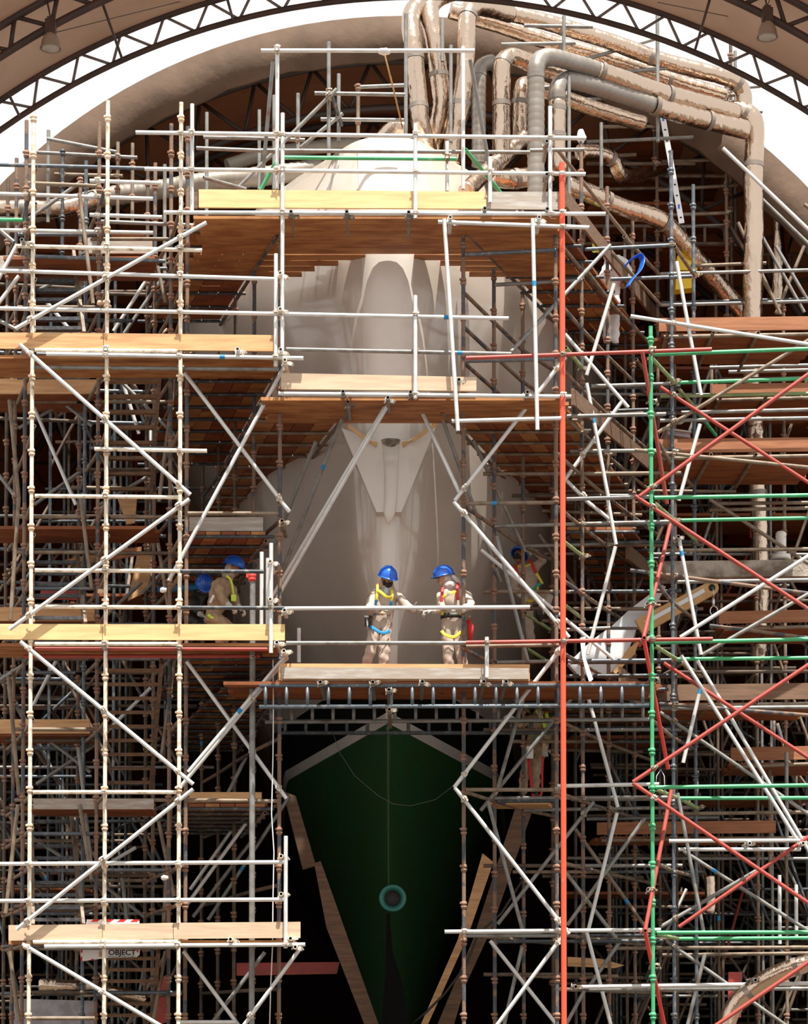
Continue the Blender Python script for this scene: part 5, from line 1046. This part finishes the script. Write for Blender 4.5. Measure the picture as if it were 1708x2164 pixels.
    if boots:
        for s_ in 'lr':
            a = J['ank_'+s_]; b = MB(); t = J.get('toe_'+s_, a+M @ Vector((0, -.17, -.06))); dn = Vector((0, 0, -.055))
            b.sweep([a+Vector((0, 0, .04)), a+dn*.3], [.055, .058], 12); b.sweep([a+dn-(t-a).normalized()*.06, a+dn, a.lerp(t, .6)+dn*.6, t], [.045, .052, .050, .035], 12, ry=.75); worldchild('boot', b, 'boot', root)
    return root, J, M
def strap(root, J, pts, m, w=.026, name='harness_strap', th=.14):
    w *= .75; b = MB(); b.sweep(catm([P(*p) for p in pts], 4), w, 8, ry=th, upv=(0, -1, 0)); worldchild(name, b, m, root)
# bearded worker, centre left
p1, J, M = person(dict(pelvis=(805, 1316, .85), chest=(815, 1262, .85), neck=(819, 1240, .82), head=(819, 1222, .76), sho_l=(790, 1256, .80), elb_l=(781, 1284, .62), wri_l=(801, 1289, .25), sho_r=(842, 1258, .88), elb_r=(856, 1279, .80), wri_r=(877, 1289, .62), hip_l=(795, 1324, .85), hip_r=(814, 1324, .85), kne_l=(783, 1378, .80), kne_r=(812, 1382, .80), ank_l=(764, 1443, .95), ank_r=(808, 1447, .85)),
    'bearded worker in blue hard hat and yellow harness, looking down at his hands', .45, .45, 0, beard=True, hands=dict(l=((.5, -.7, .1), (0, -.3, -1)), r=((1, -.3, -.25), (-.1, -.2, -1))))
strap(p1, J, [(797, 1234, .70), (798, 1245, .62), (797, 1258, .60), (796, 1268, .61)], 'yellow'); strap(p1, J, [(796, 1266, .61), (794, 1274, .63), (792, 1300, .66)], 'bluestrap'); strap(p1, J, [(797, 1247, .60), (806, 1252, .575), (818, 1262, .58), (829, 1262, .64)], 'yellow')
strap(p1, J, [(828, 1246, .70), (829, 1258, .65), (827, 1270, .66)], 'yellow'); strap(p1, J, [(827, 1270, .66), (826, 1281, .68)], 'bluestrap'); strap(p1, J, [(780, 1322, .74), (790, 1328, .68), (803, 1336, .66), (815, 1337, .66), (824, 1333, .72)], 'bluestrap', .03)
b = MB(); b.lathe([(.155, -.03), (.170, -.03), (.170, .03), (.155, .03)], 20, None, P(804, 1300, .85)); worldchild('belt', b, 'leather', p1); b = MB(); b.box(P(814, 1302, .665), .022, .010, .022); worldchild('belt_buckle', b, 'chrome', p1)
b = MB(); b.sweep([P(776, 1305, .72), P(777, 1330, .70)], [.02, .012], 8); b.box(P(775, 1303, .72), .028, .014, .011); worldchild('hammer', b, 'chrome', p1); b = MB(); b.box(P(777, 1312, .75), .04, .03, .07); worldchild('tool_pouch', b, 'boot', p1)
b = MB(); c = P(813, 1233, .92); b.prism([c+Vector(v) for v in ((-.13, 0, -.06), (-.02, 0, .13), (.10, 0, .06), (.17, -.02, -.16), (.09, -.08, -.22), (.02, 0, -.05))], (0, .04, 0)); worldchild('neck_cloth', b, 'scarfpeach', p1)
b = MB(); b.ellipsoid(P(816, 1249, .71), .035, .02, .05); worldchild('undershirt', b, 'shirt', p1)
# hooded worker, centre right
p2, J, M = person(dict(pelvis=(957, 1318, .80), chest=(957, 1262, .80), neck=(947, 1240, .80), head=(939, 1221, .78), sho_l=(931, 1259, .72), elb_l=(934, 1284, .62), wri_l=(917, 1291, .48), sho_r=(983, 1258, .82), elb_r=(996, 1279, .62), wri_r=(976, 1289, .24), hip_l=(946, 1324, .80), hip_r=(968, 1324, .80), kne_l=(948, 1382, .76), kne_r=(974, 1382, .76), ank_l=(947, 1446, .8), ank_r=(986, 1446, .85)),
    'worker with covered head, blue hard hat and red shoulder straps, facing left', -1.15, .25, 0, skinm='skinlight', hands=dict(l=((-1, -.1, -.12), (0, 0, -1)), r=((-.6, -.6, .1), (0, -.3, -1))))
strap(p2, J, [(937, 1240, .70), (934, 1256, .60), (934, 1278, .60)], 'redstrap'); strap(p2, J, [(969, 1231, .72), (966, 1246, .60), (968, 1268, .62)], 'redstrap', .03); strap(p2, J, [(936, 1263, .57), (946, 1257, .545), (964, 1249, .58)], 'yellow'); b = MB(); b.box(P(948, 1256, .535), .022, .006, .018); worldchild('chest_buckle', b, 'chrome', p2)
strap(p2, J, [(933, 1333, .66), (942, 1342, .63), (960, 1346, .64), (975, 1335, .66)], 'yellow', .03); strap(p2, J, [(934, 1285, .64), (935, 1300, .66)], 'yellow'); strap(p2, J, [(973, 1284, .62), (974, 1300, .66)], 'yellow')
b = MB(); b.lathe([(.156, -.032), (.166, -.032), (.166, .032), (.156, .032)], 20, None, P(957, 1304, .80)); worldchild('belt', b, 'boot', p2)
b = MB(); b.sweep([P(990, 1310, .75), P(995, 1325, .72), P(994, 1352, .72)], [.03, .045, .03], 10, ry=.5); worldchild('rope_bag', b, 'redstrap', p2); b = MB(); b.sweep([P(990, 1305, .72), P(994, 1301, .72)], .014, 6); worldchild('tool_handle', b, 'wood', p2)
hc = J['head']; b = MB(); b.ellipsoid(hc+M @ Vector((0, .03, -.01)), .092, .095, .125, M, 18, 12); b.ellipsoid(P(951, 1238, .78), .11, .12, .075, None, 14, 8); b.sweep([P(955, 1216, .72), P(966, 1226, .72), P(972, 1236, .74)], [.02, .035, .02], 8); worldchild('head_scarf', b, 'scarf', p2)
# tool passed between them
b = MB(); b.sweep([P(874, 1281, .5), P(881, 1272, .45)], .006, 6); b.sweep([P(882, 1290, .5), P(915, 1292, .46)], .009, 6); tag(obj('spanner', b, 'chrome'), 'small steel spanner passed between the two workers in the middle', 'tool')
# climbing worker
p3, J, M = person(dict(pelvis=(1120, 1262, 4.4), chest=(1110, 1212, 4.4), neck=(1101, 1192, 4.35), head=(1097, 1175, 4.3), sho_l=(1085, 1208, 4.3), elb_l=(1087, 1242, 4.1), wri_l=(1101, 1259, 3.9), sho_r=(1132, 1196, 4.3), elb_r=(1150, 1183, 4.2), wri_r=(1131, 1167, 3.9), hip_l=(1114, 1270, 4.4), hip_r=(1132, 1262, 4.35), kne_l=(1118, 1318, 4.35), kne_r=(1161, 1262, 4.0), ank_l=(1123, 1362, 4.4), ank_r=(1140, 1298, 3.8)),
    'worker with red harness climbing the scaffold left of the orange pole, arm raised', -.2, -.5, .2, beard=True, hands=dict(l=((.5, -.5, -.5), (0, -.6, -.5)), r=((-1, -.3, .3), (0, -.8, .2))))
strap(p3, J, [(1088, 1192, 4.15), (1092, 1205, 4.1), (1097, 1225, 4.15)], 'redstrap', .03); strap(p3, J, [(1119, 1182, 4.15), (1127, 1198, 4.1), (1133, 1211, 4.15)], 'redstrap', .034); strap(p3, J, [(1133, 1210, 4.15), (1140, 1222, 4.15), (1147, 1234, 4.2)], 'yellow', .03); strap(p3, J, [(1128, 1246, 4.2), (1138, 1236, 4.15), (1145, 1232, 4.2)], 'teal', .03); strap(p3, J, [(1138, 1236, 4.18), (1136, 1252, 4.1), (1137, 1266, 4.1)], 'yellow', .022); strap(p3, J, [(1110, 1266, 4.2), (1120, 1270, 4.15), (1130, 1268, 4.2)], 'yellow', .03); strap(p3, J, [(1094, 1196, 4.12), (1105, 1198, 4.05), (1122, 1192, 4.1)], 'yellow', .024)
# worker low right seen from behind
p4, J, M = person(dict(pelvis=(1132, 1582, 3.6), chest=(1140, 1528, 3.6), neck=(1138, 1505, 3.6), head=(1137, 1488, 3.55), sho_l=(1118, 1520, 3.5), elb_l=(1098, 1532, 3.3), wri_l=(1084, 1520, 3.2), sho_r=(1158, 1522, 3.6), elb_r=(1158, 1556, 3.5), wri_r=(1152, 1580, 3.4), hip_l=(1122, 1590, 3.6), hip_r=(1140, 1590, 3.6), kne_l=(1110, 1630, 3.6), kne_r=(1132, 1628, 3.5), ank_l=(1104, 1680, 3.6), ank_r=(1132, 1672, 3.7)),
    'worker in brown coverall and lime harness low beside the orange pole, back turned', 2.6, .2, 0, cover='coverallbrown', hatm='redstrap', hands=dict(l=((-.7, -.5, .3), (0, -.3, -1)), r=((0, -.3, -1), (0, -.9, 0))))
strap(p4, J, [(1133, 1500, 3.42), (1142, 1512, 3.4), (1150, 1530, 3.42), (1153, 1545, 3.45)], 'lime', .034); strap(p4, J, [(1155, 1506, 3.45), (1157, 1530, 3.45), (1153, 1560, 3.45)], 'lime', .034); strap(p4, J, [(1118, 1551, 3.44), (1130, 1550, 3.4), (1146, 1543, 3.42)], 'lime', .034); strap(p4, J, [(1128, 1562, 3.4), (1140, 1560, 3.4)], 'teal', .03)
strap(p4, J, [(1118, 1604, 3.4), (1121, 1640, 3.4), (1124, 1668, 3.4)], 'redstrap', .032, 'lanyard'); strap(p4, J, [(1148, 1596, 3.4), (1146, 1630, 3.4), (1145, 1675, 3.4), (1135, 1685, 3.4), (1124, 1678, 3.4)], 'redstrap', .024, 'lanyard')
b = MB(); b.box(P(1120, 1590, 3.35), .05, .02, .09); worldchild('lanyard_pack', b, 'whitecloth', p4); b = MB(); b.bar(P(1150, 1565, 3.35), P(1150, 1588, 3.35), .05, .03, (0, -1, 0)); worldchild('tool_pouch', b, 'leather', p4)
# crouching worker left, face to the right
p5, J, M = person(dict(pelvis=(448, 1302, 1.7), chest=(468, 1248, 1.7), neck=(484, 1214, 1.68), head=(493, 1200, 1.66), sho_l=(458, 1232, 1.52), elb_l=(470, 1268, 1.45), wri_l=(484, 1278, 1.3), sho_r=(484, 1232, 1.85), elb_r=(496, 1262, 1.7), wri_r=(504, 1282, 1.5), hip_l=(446, 1308, 1.6), hip_r=(455, 1308, 1.8), kne_l=(478, 1318, 1.5), kne_r=(485, 1320, 1.9), ank_l=(462, 1362, 1.6), ank_r=(470, 1362, 1.9)),
    'worker in brown coverall and blue hard hat bending forward on the left deck', 1.45, .3, 0, cover='coverallbrown', hands=dict(l=((.6, -.4, -.4), (0, -.2, -1)), r=((.6, -.2, -.5), (0, -.2, -1))))
strap(p5, J, [(478, 1216, 1.42), (488, 1226, 1.42), (492, 1245, 1.45), (494, 1262, 1.5)], 'lime', .02); strap(p5, J, [(440, 1298, 1.5), (446, 1304, 1.48), (456, 1308, 1.5)], 'lime', .03)
b = MB(); b.box(P(494, 1264, 1.4), .035, .02, .045); worldchild('harness_pad', b, 'lime', p5)
b = MB(); b.bar(P(444, 1274, 1.45), P(452, 1258, 1.45), .035, .02, (0, -1, 0)); worldchild('pocket_tool', b, 'chrome', p5)
b = MB(); b.ellipsoid(J['head']+M @ Vector((0, .03, -.02)), .088, .085, .10, M, 14, 10); b.ellipsoid(J['neck'], .10, .10, .06); worldchild('head_scarf', b, 'woodgrey', p5)
# worker behind him
p6, J, M = person(dict(pelvis=(400, 1298, 2.4), chest=(424, 1262, 2.4), neck=(430, 1246, 2.35), head=(432, 1236, 2.3), sho_l=(412, 1262, 2.3), elb_l=(410, 1285, 2.2), wri_l=(424, 1298, 2.1), sho_r=(440, 1258, 2.5), elb_r=(445, 1280, 2.4), wri_r=(452, 1296, 2.3), hip_l=(396, 1304, 2.3), hip_r=(404, 1304, 2.5), kne_l=(420, 1318, 2.2), kne_r=(426, 1318, 2.5), ank_l=(405, 1362, 2.3), ank_r=(412, 1362, 2.5)),
    'crouching worker whose blue hard hat shows behind the bending worker', .3, .9, 0, cover='boot', hands=dict(l=((.6, -.4, -.4), (0, -.2, -1)), r=((.6, -.2, -.5), (0, -.2, -1))))
# person in white shirt upper right
p7, J, M = person(dict(pelvis=(1290, 612, 4.6), chest=(1298, 560, 4.5), neck=(1284, 538, 4.45), head=(1271, 525, 4.4), sho_l=(1286, 556, 4.3), elb_l=(1274, 585, 4.2), wri_l=(1262, 600, 4.1), sho_r=(1318, 552, 4.6), elb_r=(1330, 575, 4.5), wri_r=(1318, 596, 4.3), hip_l=(1284, 620, 4.6), hip_r=(1298, 620, 4.6), kne_l=(1282, 672, 4.5), kne_r=(1300, 672, 4.5), ank_l=(1284, 730, 4.6), ank_r=(1300, 730, 4.6)),
    'person in white shirt and lime hard hat behind the upper right toe board', -.6, .7, 0, cover='whitecloth', hatm='lime', gloves=False, hands=dict(l=((-.4, -.4, -.7), (0, -.5, -.5)), r=((-.4, -.4, -.7), (0, -.5, -.5))))
# ================================================================ labels of the tubes
def zone(px, py):
    if px < 140: c = 'at the left edge of the stair tower'
    elif px < 300: c = 'in the middle of the stair tower'
    elif px < 430: c = 'at the right side of the stair tower'
    elif px < 600: c = 'between stair tower and bow'
    elif px < 975: c = 'in front of the bow'
    elif px < 1180: c = 'between bow and orange pole'
    elif px < 1370: c = 'between orange and green poles'
    elif px < 1530: c = 'just right of the green pole'
    else: c = 'at the right edge'
    return c
def rowz(px, py):
    if px < 600:
        return 'above the upper left deck' if py < 705 else 'under the upper left deck' if py < 1000 else 'over the middle left deck' if py < 1330 else 'under the middle left deck' if py < 1650 else 'over the lowest left deck' if py < 1955 else 'under the lowest left deck'
    return 'above the top deck' if py < 430 else 'under the top deck' if py < 640 else 'near the middle deck' if py < 900 else 'below the middle deck' if py < 1150 else 'beside the workers' if py < 1430 else 'under the workers deck' if py < 1750 else 'near the bottom'
def nword(w): return len(w.split())
groups = {}
for t in TUBES:
    px, py = proj(t['mid']); t['px'], t['py'] = px, py
    o = t['o']; o['category'] = 'scaffold tube'
    if t['label']: continue
    base = '%s %s' % (MATWORD[t['m']], KW[t['name']])
    up = t['name'] in ('scaffold_standard', 'guard_post')
    c, r_ = zone(px, py), rowz(px, py)
    depth = t['mid'].y
    if up: lab = base+', '+('top part ' if t['p1'].z > 8 and False else '')+c
    else: lab = '%s, %s, %s' % (base, c.replace('of the stair tower', 'of the tower'), r_)
    if not up and nword(lab) > 12: lab = '%s %s, %s' % (base, c.replace(' the stair tower', ' tower').replace('at the ', 'at ').replace('in the ', 'in '), r_.replace('the ', ''))
    groups.setdefault(lab, []).append((t, up))
ORD = ['first', 'second', 'third', 'fourth', 'fifth', 'sixth', 'seventh', 'eighth', 'ninth', 'tenth', 'eleventh', 'twelfth']
for lab, ts in groups.items():
    if len(ts) == 1: ts[0][0]['o']['label'] = lab; continue
    ts.sort(key=lambda q: q[0]['px'] if q[1] else q[0]['py'])
    if len(ts) > 12:
        for t, up in ts: t['o']['label'] = lab; t['o']['group'] = lab
        continue
    for k, (t, up) in enumerate(ts):
        w = ORD[k]+(' from left' if up else ' from top'); l = lab+', '+w
        while nword(l) > 16: l = l.replace('cross tube running back', 'cross tube').replace(' the ', ' ', 1) if (' the ' in l or 'running back' in l) else l[:l.rfind(',')]
        t['o']['label'] = l; t['o']['group'] = 'scaffold tubes '+zone(t['px'], t['py'])
for o in SC.objects:
    if o.parent is None and o.get('label'):
        l = o['label']
        while nword(l) > 16 and (' the ' in l or ' a ' in l): l = l.replace(' the ', ' ', 1) if ' the ' in l else l.replace(' a ', ' ', 1)
        o['label'] = l
seen = {}
for o in SC.objects:
    if o.parent is None and o.get('label') and o.get('kind') != 'structure':
        seen.setdefault(o['label'], []).append(o)
for l, os_ in seen.items():
    if len(os_) > 1:
        for o in os_: o['group'] = o.get('group') if all(x.get('group') == os_[0].get('group') and x.get('group') for x in os_) else 'the '+l

# pieces of a part go one level deeper
bpy.context.view_layer.update()
for kid, par in (('belt_buckle', 'belt'), ('lamp_lens', 'lamp_shade'), ('thruster_opening', 'thruster_ring'), ('slot', 'strip'), ('red_stripe', 'sign_panel'), ('tan_patch', 'sign_panel'), ('lettering', 'sign_panel'), ('hammer', 'tool_pouch'), ('anchor_shank', 'anchor_plate'), ('hawse_recess', 'anchor_plate'), ('white_stripe', 'arm_plate'), ('eye_hole', 'arm_plate')):
    for o in [o for o in SC.objects if o.name.split('.')[0] == kid and o.parent]:
        ps = [c for c in o.parent.children if c.name.split('.')[0] == par]
        if ps:
            mw = o.matrix_world.copy(); o.parent = ps[0]; o.matrix_parent_inverse = ps[0].matrix_world.inverted(); o.matrix_basis = mw
